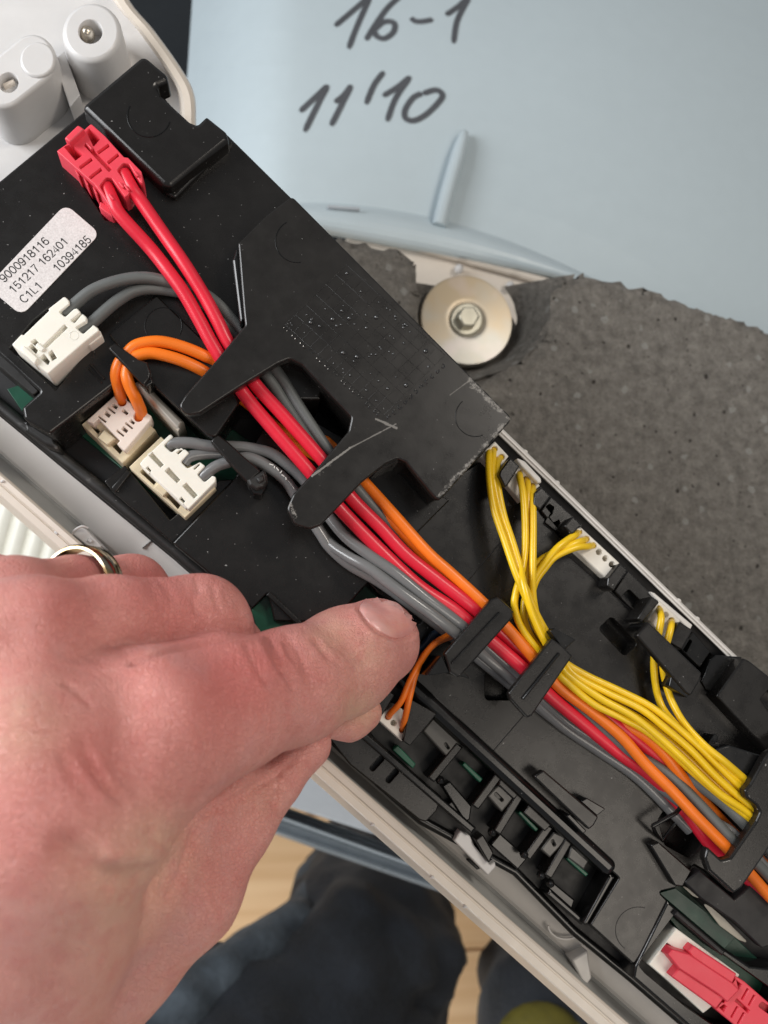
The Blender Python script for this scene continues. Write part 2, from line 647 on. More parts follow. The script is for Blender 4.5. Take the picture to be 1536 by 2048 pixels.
def add_wear(m, segs):
    """pale scuffs and scratches along given segments (world cm) of a plastic part"""
    t = m.node_tree
    b = t.nodes['Principled BSDF']
    src = b.inputs['Base Color'].links[0].from_socket
    rsrc = b.inputs['Roughness'].links[0].from_socket
    tc = N(t, 'ShaderNodeTexCoord')
    nz = noise(t, 9, 8, .8)
    col = src
    tot = None
    for a, c, w, lo, amt in segs:
        a, c = Vector(a), Vector(c)
        ab = c-a
        sub = N(t, 'ShaderNodeVectorMath', operation='SUBTRACT')
        t.links.new(tc.outputs['Object'], sub.inputs[0])
        sub.inputs[1].default_value = a
        dt = N(t, 'ShaderNodeVectorMath', operation='DOT_PRODUCT')
        t.links.new(sub.outputs[0], dt.inputs[0])
        dt.inputs[1].default_value = ab/ab.length_squared
        cl = N(t, 'ShaderNodeClamp')
        t.links.new(dt.outputs['Value'], cl.inputs[0])
        sc_ = N(t, 'ShaderNodeVectorMath', operation='SCALE')
        sc_.inputs[0].default_value = ab
        t.links.new(cl.outputs[0], sc_.inputs['Scale'])
        ds = N(t, 'ShaderNodeVectorMath', operation='DISTANCE')
        t.links.new(sub.outputs[0], ds.inputs[0])
        t.links.new(sc_.outputs[0], ds.inputs[1])
        near = ramp(t, ds.outputs['Value'], w*.15, w, (1, 1, 1, 1), (0, 0, 0, 1))
        ad = N(t, 'ShaderNodeMath', operation='MULTIPLY_ADD')
        t.links.new(near, ad.inputs[0])
        ad.inputs[1].default_value = .42
        t.links.new(nz, ad.inputs[2])
        f = ramp(t, ad.outputs[0], lo, lo+.09, (0, 0, 0, 1), (amt,)*3+(1,))
        gate = N(t, 'ShaderNodeMath', operation='MULTIPLY')
        t.links.new(f, gate.inputs[0])
        g2 = ramp(t, near, .02, .12)
        t.links.new(g2, gate.inputs[1])
        if tot is None:
            tot = gate.outputs[0]
        else:
            mx = N(t, 'ShaderNodeMath', operation='MAXIMUM')
            t.links.new(tot, mx.inputs[0])
            t.links.new(gate.outputs[0], mx.inputs[1])
            tot = mx.outputs[0]
    t.links.new(mixc(t, tot, src, (.24, .225, .205, 1)), b.inputs['Base Color'])
    t.links.new(mixc(t, tot, rsrc, (.8, .8, .8, 1)), b.inputs['Roughness'])


M['concrete'], M['washer'], M['wood'], M['cloth'] = mk_concrete(), mk_washer(), mk_wood(), mk_denim()
M['bolt'] = plastic('dull_bolt_zinc', (.46, .44, .36), .35, .15)
M['bolt'].node_tree.nodes['Principled BSDF'].inputs['Metallic'].default_value = .6
M['skin'], M['nail'], M['gold'], M['label'] = mk_skin(), mk_nail(), mk_gold(), mk_label()

# ================================================================ SETTING
# floor: boards laid side by side
floor_z = -52
fl = from_data('floor', [(-140, -140, floor_z-1), (140, -140, floor_z-1), (140, 120, floor_z-1), (-140, 120, floor_z-1)], [(0, 1, 2, 3)], M['cavity'], smooth=False)
props(fl, kind='structure')
bm = bmesh.new()
bmesh.ops.create_cube(bm, size=1)
bmesh.ops.scale(bm, vec=(70, 9.85, .9), verts=bm.verts)
bmesh.ops.bevel(bm, geom=[e for e in bm.edges], offset=.08, segments=1, affect='EDGES')
board_me = bpy.data.meshes.new('board')
bm.to_mesh(board_me)
bm.free()
board_me.materials.append(M['wood'])
for i in range(13):
    for j in (-1, 0, 1):
        b_ = link('board', board_me, None, fl)
        b_.location = (j*70.1+(35 if i % 2 else 0)+6, -90+i*10, floor_z-.45)

# dark cabinet wall behind the gap
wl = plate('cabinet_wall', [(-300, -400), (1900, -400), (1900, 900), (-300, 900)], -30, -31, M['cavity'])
props(wl, 'dark inside wall of the cabinet seen in the gap beside the pale tub', 'wall')


# ================================================================ BACKGROUND APPLIANCE
def strip(g, la, lb, n=1):
    """quad strip between two world polylines"""
    ia = [g.add(p) for p in la]
    ib = [g.add(p) for p in lb]
    for i in range(len(la)-1):
        g.f.append((ia[i], ia[i+1], ib[i+1], ib[i]))


tub_z = -11.0
tub = thing('washing_tub', 'pale blue grey plastic tub with black handwritten numbers behind the module', 'tub', P(900, 250, tub_z))
g = Geo()
def lip(x):
    q = x-620
    return 408+.0195*q+.000434*q*q if q > -22 else 408-.0195*22+.000434*484+(-22-q)*.02


def shell_z(x, y):
    v = min(1, max(0, (y+260)/(lip(x)+260)))
    x0 = 402-v*45
    u = (x-x0)/(1700-x0)
    return tub_z-((1-v)*1.2)**2*2.4-(max(0, .16-u)*13)**2*.9-(max(0, u-.55)*2)**2*1.6


# gently curved shell: top bends away from the viewer
cols = 44
prev = None
rows = []
for v in np.linspace(-.35, 1, 14):
    row = []
    for u in np.linspace(0, 1, cols):
        x0 = 402-max(v, 0)*45
        x = x0+u*(1700-x0)
        top = -260
        bot = lip(x)
        y = top+(bot-top)*max(v, 0)
        z = tub_z-((1-max(v, 0))*1.2)**2*2.4-(max(0, .16-u)*13)**2*.9-(max(0, u-.55)*2)**2*1.6
        row.append(P(x, y, z))
    rows.append(row)
for a, b in zip(rows, rows[1:]):
    strip(g, a, b)
g.obj('shell', M['tub'], tub)
# lip below the shell, a soft roll that widens to the left
g = Geo()
lines = []
for f, z in ((-.05, 0), (.02, .10), (.08, .24), (.16, .36), (.26, .44), (.4, .48), (.55, .46), (.7, .38), (.82, .24), (.92, .02), (.98, -.3), (1.0, -.9)):
    lines.append([P(x, lip(x)+f*max(26, 474+(x-673)*.195-lip(x)), tub_z+z) for x in np.linspace(430, 1500, 60)])
for a, b in zip(lines, lines[1:]):
    strip(g, b, a)
g.obj('lip', M['tub'], tub)
# upright rib
Geo().tube(spline([P(931, 264, tub_z-.05), P(926, 276, tub_z+.12), P(912, 325, tub_z+.26), P(896, 380, tub_z+.34), P(878, 452, tub_z+.36)], 4), [.07]+[.12+.13*min(1, k/6) for k in range(16)], 14).obj('rib', M['tub'], tub)
Geo().plate(quad((655, 412), (720, 417), 5), tub_z+.52, tub_z+.2).obj('moulding_mark', M['steel'], tub)


def stroke(pts, w=11.5):
    """felt pen line lying on the shell"""
    p = [P(q.x, q.y, shell_z(q.x, q.y)+.025) for q in spline([(x, y, 0) for x, y in pts], 6)]
    g = Geo()
    n = len(p)
    L, Rr = [], []
    for i in range(n):
        t = (p[min(i+1, n-1)]-p[max(i-1, 0)]).normalized()
        s = Vector((-t.y, t.x, 0)).normalized()*W(w, p[i])/2
        k = 1.0 if 0 < i < n-1 else .55
        L.append(p[i]+s*k)
        Rr.append(p[i]-s*k)
    strip(g, Rr, L)
    return g.obj('handwritten_stroke', M['ink'], tub)


stroke([(670, 52), (703, 24), (742, -10)])
stroke([(742, -10), (716, 48), (697, 97)])
stroke([(806, -12), (775, 16), (748, 54), (732, 80)])
stroke([(748, 60), (768, 44), (788, 46), (787, 64), (769, 77), (753, 72), (750, 62)], 12)
stroke([(822, 35), (830, 42), (845, 43), (866, 39)])
stroke([(892, 30), (915, 14), (940, -8)])
stroke([(940, -8), (915, 40), (907, 86)])
stroke([(600, 223), (630, 195), (656, 170)])
stroke([(656, 170), (634, 212), (609, 263)])
stroke([(670, 205), (688, 190), (703, 170)])
stroke([(703, 170), (682, 212), (662, 251)])
stroke([(768, 143), (748, 170), (732, 208)])
stroke([(766, 192), (795, 174), (821, 153)])
stroke([(821, 153), (792, 195), (774, 242)])
stroke([(844, 186), (826, 196), (811, 218), (811, 236), (828, 241), (852, 229), (876, 206), (885, 190), (872, 180), (846, 187)], 12)

# cream under-panel between tub and concrete
up_ = thing('tub_back_panel', 'cream moulded panel with small pegs between tub and concrete block', 'panel', P(1000, 550, -11.6))
plate('panel', [(700, 455), (1250, 600), (1180, 720), (640, 620)], -11.3, -12.2, M['cream_edge'], up_, bev=.1)
Geo().tube([P(780, 478, -11.1), P(1000, 536, -11.1), P(1180, 588, -11.1)], .16, 10).obj('bead', M['cream_edge'], up_)
for px in ((918, 538), (1020, 572)):
    Geo().ball(P(*px, -11.05), .16, .16, .2).obj('peg', M['white'], up_)

# concrete counterweight
cw = thing('counterweight', 'rough brown grey concrete counterweight with a scooped recess for its bolt', 'counterweight', P(1250, 900, -9))


def rough_block(name, pts, zt, zb, amp, bev, parent):
    pl = rounded(pts, zt, 18)
    # densify
    den = []
    n = len(pl)
    for i in range(n):
        a, b = pl[i], pl[(i+1) % n]
        k = max(1, int((b-a).length/.22))
        for j in range(k):
            den.append(a+(b-a)*j/k)
    g = Geo()
    rings = [(-.0, zb), (0, zt-bev), (.1*bev, zt-.6*bev), (.35*bev, zt-.25*bev), (bev*.9, zt)]
    loops = []
    for d, z in rings:
        loops.append(g.loop(inset(den, d), z))
    for a, b in zip(loops, loops[1:]):
        g.bridge(a, b)
    for l in loops[1:4]:
        for i in l:
            v = g.v[i]
            g.v[i] = (v[0]+rng.normal(0, amp), v[1]+rng.normal(0, amp), v[2]+rng.normal(0, amp))
    g.cap(loops[-1])
    return g.obj(name, M['concrete'], parent)


rough_block('block', [(1128, 552, 30), (1165, 544, 20), (1262, 566, 30), (1540, 655), (1900, 790), (1900, 1500), (1300, 1500), (900, 1010), (860, 780), (960, 752, 40), (1040, 722, 30), (1085, 668, 30)], -6.2, -9.8, .055, .40, cw)
rough_block('left_lobe', [(560, 470), (700, 476, 10), (800, 496, 15), (832, 520, 15), (842, 585, 20), (838, 660, 20), (850, 770), (700, 800), (560, 700)], -6.9, -9.8, .045, .38, cw)
# scooped recess under the bolt, sloping from the block's edge down to the bolt seat
g = Geo()
rimp = spline([(1150, 548, 0), (1118, 620, 0), (1092, 668, 0), (1040, 724, 0), (960, 756, 0), (880, 775, 0)], 6)
lines = []
for f, z in ((0, -6.35), (.2, -6.6), (.5, -7.3), (.8, -8.1), (1, -8.4)):
    ln = []
    for k, p in enumerate(rimp):
        a = -.75+2.7*k/(len(rimp)-1)
        q = Vector((935+98*math.cos(a), 640+98*math.sin(a), 0))
        m = p.lerp(q, f)
        ln.append(P(m.x, m.y, z)+Vector(rng.normal(0, .012, 3)))
    lines.append(ln)
for a_, b_ in zip(lines, lines[1:]):
    strip(g, b_, a_)
g.obj('recess', M['concrete'], cw)
plate('recess_floor', [(800, 560), (1000, 590), (1060, 700), (900, 800), (790, 740)], -8.45, -9.6, M['concrete'], cw)
# washer + bolt
ws = thing('washer', 'large round yellow zinc washer on the concrete recess', 'washer', P(935, 640, -7.9))
g = Geo()
prof = [(.34, -7.84), (.40, -7.80), (.44, -7.79), (.50, -7.80), (.93, -7.80), (.985, -7.81), (1.0, -7.86), (1.0, -8.1)]
c0 = P(934, 639, -7.8)
rw = W(94, c0)
lp = []
for f, z in prof:
    lp.append([g.add((c0.x+rw*f*math.cos(a), c0.y+rw*f*math.sin(a), z)) for a in np.linspace(0, 2*math.pi, 48, endpoint=False)])
for a, b in zip(lp, lp[1:]):
    g.bridge(b, a)
g.obj('disc', M['washer'], ws)
bo = thing('bolt', 'zinc bolt through the middle of the large washer', 'bolt', P(938, 632, -7.8))
plate('flange', circ(934, 638, 33), -7.72, -7.95, M['bolt'], bo, bev=.05)
plate('head', circ(938, 632, 22, 6), -7.42, -7.8, M['bolt'], bo, bev=.05, r=4)

# appliance lower front (grey sheet and satin strip) under the fascia
fr = thing('appliance_front', 'pale grey steel front with a satin edge strip behind the fascia', 'appliance front', P(700, 1620, -17))
plate('sheet', [(350, 1330), (900, 1330), (1000, 1720), (790, 1683), (545, 1603), (350, 1560)], -16, -16.5, M['steel'], fr, bev=.1)
g = Geo()
lines = []
for dy, z in ((-4, -16.3), (2, -19.5), (12, -19.5), (15, -17.0), (19, -16.4), (25, -16.6), (31, -17.2), (40, -17.5), (46, -17.2), (50, -16.7), (54, -16.6), (58, -17.0), (60, -19)):
    lines.append([P(x, 1608+(x-545)*.37+dy*(1-.0004*(x-545)), z) for x in (300, 545, 700, 850, 1000)])
for a, b in zip(lines, lines[1:]):
    strip(g, b, a)
g.obj('edge_strip', M['chrome'], fr)

# radiator
ra = thing('radiator', 'cream ribbed radiator behind the hand at the left edge', 'radiator', P(30, 1060, -26))
for k in range(9):
    x = -160+k*38
    Geo().tube([P(x+70, 860, -26), P(x+28, 1010, -26), P(x-20, 1180, -26), P(x-60, 1320, -26)], .62, 12).obj('column', M['radiator'], ra)
plate('back_sheet', [(-300, 800), (330, 800), (330, 1400), (-300, 1400)], -26.5, -27, M['radiator'], ra)

# ================================================================ FASCIA (light grey tray that holds the module)
fa = thing('fascia_panel', 'light grey plastic control panel lying face down with raised rim', 'panel', P(700, 1000, -1.6))


def axis_line(p0, p1, z, n=14, s0=-.35, s1=1.35):
    return [P(p0[0]+(p1[0]-p0[0])*s, p0[1]+(p1[1]-p0[1])*s, z) for s in np.linspace(s0, s1, n)]


# near rim with its double edge
g = Geo()
A0, A1 = (0, 992), (1195, 2048)
prof = [(0, 14, -1.6), (0, 2, -.10), (1, 0, .02), (3, -1, .05), (14, -9, .05), (15, -10, .02), (17, -12, .02), (18, -13, .06), (26, -19, .08), (29, -22, .03), (31, -22, -.1), (32, -20, -.3)]
lines = [axis_line((A0[0]+dx, A0[1]+dy), (A1[0]+dx*1.15, A1[1]+dy*1.15), z) for dx, dy, z in prof]
for a, b in zip(lines, lines[1:]):
    strip(g, b, a)
rim = g.obj('near_rim', M['cream_edge'], fa)
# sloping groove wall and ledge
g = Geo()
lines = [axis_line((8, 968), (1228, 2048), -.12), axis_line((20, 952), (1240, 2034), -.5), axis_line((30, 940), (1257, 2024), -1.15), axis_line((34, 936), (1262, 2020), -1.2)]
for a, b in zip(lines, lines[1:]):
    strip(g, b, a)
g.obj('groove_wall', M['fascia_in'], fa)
g = Geo()
lines = [axis_line((34, 936), (1262, 2020), -1.2), axis_line((36, 931), (1264, 2014), -1.14), axis_line((110, 918), (1300, 1978), -1.0), axis_line((300, 760), (1450, 1780), -1.0), axis_line((880, 800), (1480, 1345), -1.1)]
for a, b in zip(lines, lines[1:]):
    strip(g, b, a)
g.obj('ledge', M['fascia'], fa)
# burrs on the near rim
for (x, y) in ((743, 1651), (862, 1756), (928, 1815), (4, 965)):
    Geo().ball(P(x+2, y-2, .06), .05, .03, .05, 8, 5).obj('moulding_burr', M['white'], fa)
# far rim
g = Geo()
B0, B1 = (1016, 869), (1467, 1307)
prof = [(0, 0, -1.6), (.6, -.6, .06), (-1.4, 1.4, .12), (-4.2, 4.2, .12), (-4.9, 4.9, .08), (-5.6, 5.6, .08), (-6.3, 6.3, .12), (-8.6, 8.6, .11), (-9.6, 9.6, .02), (-10, 10, -.6)]
lines = [axis_line((B0[0]+dx, B0[1]+dy), (B1[0]+dx, B1[1]+dy), z, 14, -1.2, 1.3) for dx, dy, z in prof]
for a, b in zip(lines, lines[1:]):
    strip(g, a, b)
g.obj('far_rim', M['fascia'], fa)
for (x, y) in ((1049, 903), (1113, 965), (1356, 1201), (1393, 1237)):
    Geo().ball(P(x-1, y+1, .05), .085, .06, .05, 10, 6).obj('rim_nub', M['fascia'], fa)
# cross gap in the near ledge, small latch pieces
plate('ledge_seam', quad((284, 1096), (306, 1078), 3), -.96, -1.05, M['fascia_in'], fa)
lat = plate('latch_tab', [(140, 1066), (160, 1052), (172, 1058), (205, 1092), (190, 1104)], -.35, -1.2, M['white'], fa, bev=.03)
plate('latch_tooth', quad((176, 1078), (184, 1084), 8), -.3, -.4, M['white'], lat)
Geo().tube(spline([P(142, 1072, -.3), P(150, 1060, -.2), P(164, 1053, -.2), P(176, 1056, -.25)]), .025, 8).obj('torn_edge', M['white'], lat)
plate('rim_rib', quad((100, 1076), (118, 1060), 9), .04, -.3, M['white'], fa)
# gusset near the lower end, moulded ring, hook that holds the module
plate('gusset', [(1144, 1921, 2), (1176, 1900, 3), (1184, 1957, 2), (1170, 1976, 3)], -.75, -1.3, M['fascia'], fa, bev=.04)
ring_pts = [P(1132+36*math.cos(a), 1850+28*math.sin(a), -.97) for a in np.linspace(.2, 3.1, 16)]
Geo().tube(ring_pts, .03, 6).obj('moulded_ring', M['fascia'], fa)
hk = plate('hook', [(921, 1661, 2), (940, 1672, 2), (948, 1690, 3), (980, 1730, 2), (990, 1722, 2), (992, 1734, 2), (976, 1752, 2), (908, 1682, 2)], -.25, -1.1, M['white'], fa, bev=.03)
plate('hook_slot', [(931, 1718), (940, 1718), (962, 1738), (954, 1740)], -.93, -1.0, M['black_dull'], fa)

# white end of the fascia with two screw bosses
en = thing('panel_end_cap', 'white plastic end of the panel with two round screw bosses', 'end cap', P(120, 200, -1.6))
plate('end_sheet', [(-160, -160), (225, -160), (240, -20, 30), (292, 62, 40), (352, 140, 30), (372, 200, 20), (372, 300), (200, 420), (-160, 620)], -1.35, -1.75, M['white'], en, bev=.08)
g = Geo()
edge = spline([(212, -120, 0), (240, -10, 0), (296, 62, 0), (350, 138, 0), (376, 190, 0), (380, 260, 0)], 6)
cols_ = []
for p in edge:
    cols_.append(p)
prof = [(-20, 0, -1.36), (-16, 2, -.9), (-10, 3, -.8), (3, 1, -.8), (10, 0, -.9), (13, 0, -2.4)]
lines = [[P(p.x+dx, p.y+dy, z) for p in cols_] for dx, dy, z in prof]
for a, b in zip(lines, lines[1:]):
    strip(g, b, a)
g.obj('edge_bead', M['cream_edge'], en)
plate('boss', circ(183, 63, 60, 36), -.05, -1.5, M['white'], en, holes=[(circ(181, 63, 24, 24), .5, 0)], bev=.10, draft=.06)
o1 = [(5+50*math.cos(a), 165+50*math.sin(a), 0) for a in np.linspace(.95, 4.1, 14)] + [(64+48*math.cos(a), 118+52*math.sin(a), 0) for a in np.linspace(4.1, 7.25, 14)]
plate('boss', o1, -.05, -1.5, M['white'], en, holes=[(circ(17, 165, 20, 20), .25, 0)], bev=.08, draft=.06)
plate('boss_pad', circ(75, 118, 36, 20), .0, -.12, M['white'], en, bev=.05)
plate('boss_web', [(108, 120), (128, 100), (160, 190), (140, 215)], -.6, -1.5, M['white'], en)
plate('slot_blade', quad((6, 170), (28, 160), 7), -.18, -.32, M['cream_edge'], en)
sc = thing('screw', 'shiny screw tip standing in the upper white boss', 'screw', P(176, 68, 0))
Geo().ball(P(175, 70, -.28), .155, .155, .2, 16, 10).obj('tip', M['metal'], sc)

# ================================================================ CONTROL MODULE
cm = thing('control_module', 'black plastic electronics housing with raised cable guides and printed label', 'module', P(700, 900, -1.0))
B, BG, BW, BD = M['black'], M['black_glossy'], M['black_worn'], M['black_dull']

# tray of the module, seen as the worn lip along the near side
plate('tray', [(-120, 735), (0, 832), (105, 919), (345, 1116), (640, 1375), (680, 1500), (840, 1640), (1030, 1748), (1148, 1868), (1262, 1962), (1420, 2100), (1750, 2100), (1750, 1500), (1478, 1316), (1000, 880), (470, 320), (400, 285), (330, 230), (280, 190), (180, 240), (-120, 470)], -.55, -1.05, BD, cm, bev=.05)
Geo().tube([P(x, y, -.42) for x, y in ((-120, 715), (0, 812), (105, 899), (220, 992), (345, 1096), (520, 1250))], .13, 10).obj('near_lip', BW, cm)
Geo().tube([P(x, y, -.5) for x, y in ((655, 1470), (720, 1532), (842, 1640), (1030, 1742), (1148, 1862), (1262, 1955), (1500, 2160))], .09, 10).obj('near_bead', BG, cm)
# circuit board
plate('circuit_board', [(-60, 690), (430, 1090), (640, 1290), (760, 1190), (700, 1020), (120, 620)], -.42, -.56, M['pcb'], cm, r=0)

# upper deck (label side)
UD = .9
deck = plate('upper_deck', [(-120, 460), (162, 226, 4), (270, 138), (300, 140), (318, 182), (378, 250), (400, 256), (430, 246), (457, 270, 4), (700, 510), (640, 800), (480, 800), (430, 872, 10), (415, 868, 8), (345, 800), (262, 730), (238, 762, 3), (140, 838, 4), (100, 868, 6), (72, 852, 8), (48, 838, 10), (44, 815, 6), (80, 783, 3), (-120, 600)],
             UD, -.5, B, cm, holes=[([(122, 302), (150, 268), (292, 352), (236, 446), (210, 440)], .25, 3), ([(18, 696), (66, 640), (100, 612), (200, 668), (112, 782, 3)], .22, 3)], bev=.05)
plate('deck_step', [(313, 590, 4), (440, 712), (478, 806, 6), (430, 876, 12), (412, 868, 6), (262, 728, 4), (217, 667, 4)], UD+.10, UD-.2, B, cm, bev=.03)
plate('deck_rib', quad((180, 726), (208, 758), 5), UD+.05, UD-.1, B, cm)
plate('deck_rib', quad((176, 735), (204, 766), 4), UD+.03, UD-.1, B, cm)
plate('side_wall', [(-40, 672), (8, 712, 3), (78, 782, 3), (66, 790, 3), (-40, 700)], UD-.1, -.4, BW, cm)
plate('green_strip', [(14, 778), (46, 768), (70, 800), (44, 822)], -.1, -.4, M['pcb'], cm, bev=.01, r=1)
plate('wall_foot', [(46, 842), (70, 850), (108, 872), (118, 900), (90, 890), (50, 862)], .2, -.5, BW, cm, bev=.06)

# relay box
rb = plate('relay_box', [(287, 108, 14), (333, 147, 12), (337, 162, 6), (313, 172, 6), (321, 188, 5), (380, 242, 5), (394, 248, 6), (413, 230, 6), (453, 262, 12), (458, 281, 8), (343, 374, 14), (326, 370, 10), (162, 213, 10)], 1.28, UD-.1, B, cm, bev=.09, draft=.02)
Geo().tube([P(298+43*math.cos(a), 231+43*math.sin(a), 1.28) for a in np.linspace(.3, 3.6, 26)], .014, 6).obj('ejector_ring', BG, rb)
plate('box_foot', [(455, 283, 4), (468, 280, 4), (350, 398, 10), (322, 380, 8)], UD+.12, UD-.1, B, cm, bev=.05)
Geo().tube([P(327+37*math.cos(a), 652+37*math.sin(a), UD+.10) for a in np.linspace(2.6, 6.8, 26)], .010, 6).obj('ejector_ring', BG, cm)

# lower deck and main deck
LD, MD = .35, .12
plate('lower_deck', [(345, 1086, 3), (470, 955, 3), (500, 900), (560, 800), (900, 1000), (745, 1156, 6), (680, 1228, 8), (606, 1244, 8), (548, 1242), (536, 1186), (505, 1218, 3)], LD, -.5, B, cm, bev=.03)
plate('green_strip', [(503, 1220), (533, 1190), (606, 1258), (580, 1300), (520, 1275)], .16, -.3, M['pcb'], cm, bev=.01, r=1)
plate('deck_fin', quad((536, 1186), (604, 1252), 11), LD+.08, -.4, B, cm)
mp = [(700, 1130, 6), (900, 960), (968, 918), (1068, 1008), (1142, 1100), (1215, 1170), (1290, 1250), (1400, 1350), (1432, 1392), (1600, 1560), (1600, 1850), (1388, 1730), (1352, 1776, 4), (1318, 1784, 3), (1346, 1812, 3), (1268, 1930, 5), (1180, 1850, 3), (1238, 1756, 3), (800, 1352), (760, 1300), (850, 1240), (760, 1190)]
plate('main_deck', mp, MD, -.5, B, cm, bev=.03,
      holes=[(quad((1000, 1345), (1000, 1400), 60), .45, 8), (quad((1210, 1245), (1262, 1300), 36), .4, 8), ([(1316, 1640), (1340, 1600), (1400, 1620), (1410, 1680), (1378, 1716), (1330, 1690)], .45, 6)])
plate('deck_seam', quad((936, 1162), (1004, 1081), 2.5), MD+.012, MD-.02, BD, cm)
plate('deck_seam', quad((985, 1504), (1064, 1412), 2.5), MD+.012, MD-.02, BD, cm)
plate('deck_seam', quad((1128, 1104), (1300, 1252), 2.5), MD+.012, MD-.02, BD, cm)
plate('near_rail', quad((790, 1340), (1230, 1745), 34), MD+.16, -.5, BG, cm, bev=.12, r=14)
Geo().tube([P(1277+46*math.cos(a), 1860+46*math.sin(a), MD) for a in np.linspace(2.2, 5.0, 20)], .008, 6).obj('ejector_ring', BD, cm)
# lower right frame round the red plug
plate('plug_frame', [(1335, 1801), (1447, 1896), (1500, 1932), (1760, 1960), (1760, 2110), (1420, 2090), (1266, 1956), (1270, 1932, 6)], MD+.05, -.5, BG, cm, bev=.05,
      holes=[([(1350, 1828, 6), (1275, 1928, 10), (1290, 1946, 8), (1372, 2014, 6), (1440, 2060), (1520, 2080), (1560, 1990), (1446, 1908)], None, 4)])
plate('flap', [(1368, 1764, 4), (1402, 1797), (1443, 1826), (1468, 1843), (1524, 1897, 5), (1546, 1890), (1640, 1900), (1640, 1700), (1540, 1730), (1470, 1800), (1400, 1740)], MD+.26, MD+.02, BD, cm, bev=.03)
plate('film_edge', [(1403, 1803), (1424, 1815), (1448, 1836), (1470, 1858), (1501, 1889), (1478, 1880), (1440, 1852)], MD+.10, MD+.07, M['film'], cm, r=4, bev=.01)
plate('film_edge', [(1362, 1770), (1376, 1776), (1404, 1800), (1386, 1792)], MD+.10, MD+.07, M['film'], cm, r=2, bev=.01)
plate('green_strip', [(1351, 1776), (1474, 1872), (1449, 1898), (1318, 1786)], MD-.06, -.3, M['pcb_dark'], cm, bev=.01, r=2)
plate('divider', quad((1352, 1826), (1448, 1908), 11), MD+.16, -.4, BD, cm, bev=.03)

# cable retainer
RT = 1.5
M['retainer'] = plastic('scuffed_black_plastic', (.0100, .0088, .0078), .30, .1, .10, 45, dust=.5)
add_wear(M['retainer'], [(P(940, 760, RT), P(1000, 822, RT), .24, .89, .9), (P(1018, 842, RT), P(972, 892, RT), .26, .88, .9), (P(972, 892, RT), P(880, 990, RT), .20, .90, .9),
                         (P(624, 952, RT), P(700, 896, RT), .03, .62, .7), (P(700, 896, RT), P(792, 848, RT), .022, .70, .5), (P(640, 948, RT), P(690, 905, RT), .16, .98, .5),
                         (P(578, 1000, RT), P(592, 1040, RT), .18, .95, .8), (P(752, 838, RT), P(792, 856, RT), .05, .72, .6), (P(900, 790, RT), P(960, 745, RT), .02, .72, .4)])
outl = [(584, 391, 10), (1026, 837, 12), (878, 1003, 14), (862, 986, 6), (812, 924, 12), (796, 917, 10), (772, 927, 14), (725, 963, 20), (642, 1050, 14), (618, 1058, 14), (590, 1050, 14), (573, 1018, 16), (586, 988, 20), (622, 950, 20), (697, 862, 14), (703, 834, 8), (606, 730, 12), (580, 717, 14), (556, 727, 14), (476, 776, 30), (400, 826, 10), (374, 831, 12), (357, 812, 10), (370, 790, 14), (429, 724, 20), (490, 650, 10), (487, 623, 8), (476, 486, 8), (530, 432, 8)]
re_ = plate('cable_retainer', outl, RT, RT-.2, M['retainer'], cm, bev=.035)
body = [(584, 396, 10), (1022, 837, 12), (878, 998, 14), (864, 984, 6), (815, 928, 12), (796, 921, 10), (774, 932, 14), (752, 940), (712, 880), (706, 836, 8), (608, 734, 12), (580, 722, 14), (540, 720), (500, 648, 10), (492, 623, 8), (480, 488, 8), (532, 436, 8)]
plate('retainer_body', body, RT-.19, -.3, B, re_, bev=.002, r=8)
plate('retainer_edge', [(471, 498, 4), (478, 484, 4), (490, 640, 4), (480, 648, 4), (464, 520, 4)], RT-.08, UD, BG, re_, bev=.05)
for (x, y, r, a0, a1) in ((594, 482, 43, 1.4, 4.2), (951, 833, 40, 1.2, 4.0)):
    Geo().tube([P(x+r*math.cos(a), y+r*math.sin(a), RT) for a in np.linspace(a0, a1, 24)], .010, 6).obj('ejector_ring', BG, re_)

# moulded date grid and its raised dots on the retainer
gx0, gx1 = Vector((571, 649)), Vector((693, 529))
gy = Vector((197, 181))
g = Geo()
for k in range(13):
    a = gx0+gy*(k/12)
    g.plate(quad(tuple(a), tuple(a+(gx1-gx0)*.97), .8), RT+.004, RT-.01, bev=.002, r=0)
for k in range(7):
    a = gx0+(gx1-gx0)*(k/6)
    g.plate(quad(tuple(a), tuple(a+gy), .8), RT+.004, RT-.01, bev=.002, r=0)
gr = g.obj('date_grid', B, re_)
for k in range(62):
    i, j = random.randint(0, 11), random.randint(0, 5)
    a = gx0+gy*((i+.5+random.uniform(-.25, .25))/12)+(gx1-gx0)*((j+.5+random.uniform(-.25, .25))/6)
    p = P(a.x, a.y, RT)
    s = random.choice((.018, .022, .026, .034, .046))
    Geo().ball(p, s, s, s*.9, 10, 6).obj('raised_dot', M['drop'], gr)
# small raised figures down the near side of the grid and across its lower end
g = Geo()
for k in range(12):
    a = gx0+gy*((k+.5)/12)-Vector((9, -2))
    for q in range(2):
        c = a+Vector((6*q, 6*q-2))
        p = P(c.x, c.y, RT+.006)
        rr = .026
        g.tube([p+Vector((rr*math.cos(t), rr*1.3*math.sin(t), 0)) for t in np.linspace(.6, 5.2 if k % 3 else 3.0, 8)], .008, 5)
for k in range(11):
    c = Vector((778, 834)).lerp(Vector((886, 732)), k/10)
    p = P(c.x, c.y, RT+.006)
    g.tube([p+Vector((.03*math.cos(t), .04*math.sin(t), 0)) for t in np.linspace(k, k+4.4, 8)], .009, 5)
g.obj('raised_figures', M['drop'], gr)['kind'] = 'stuff'


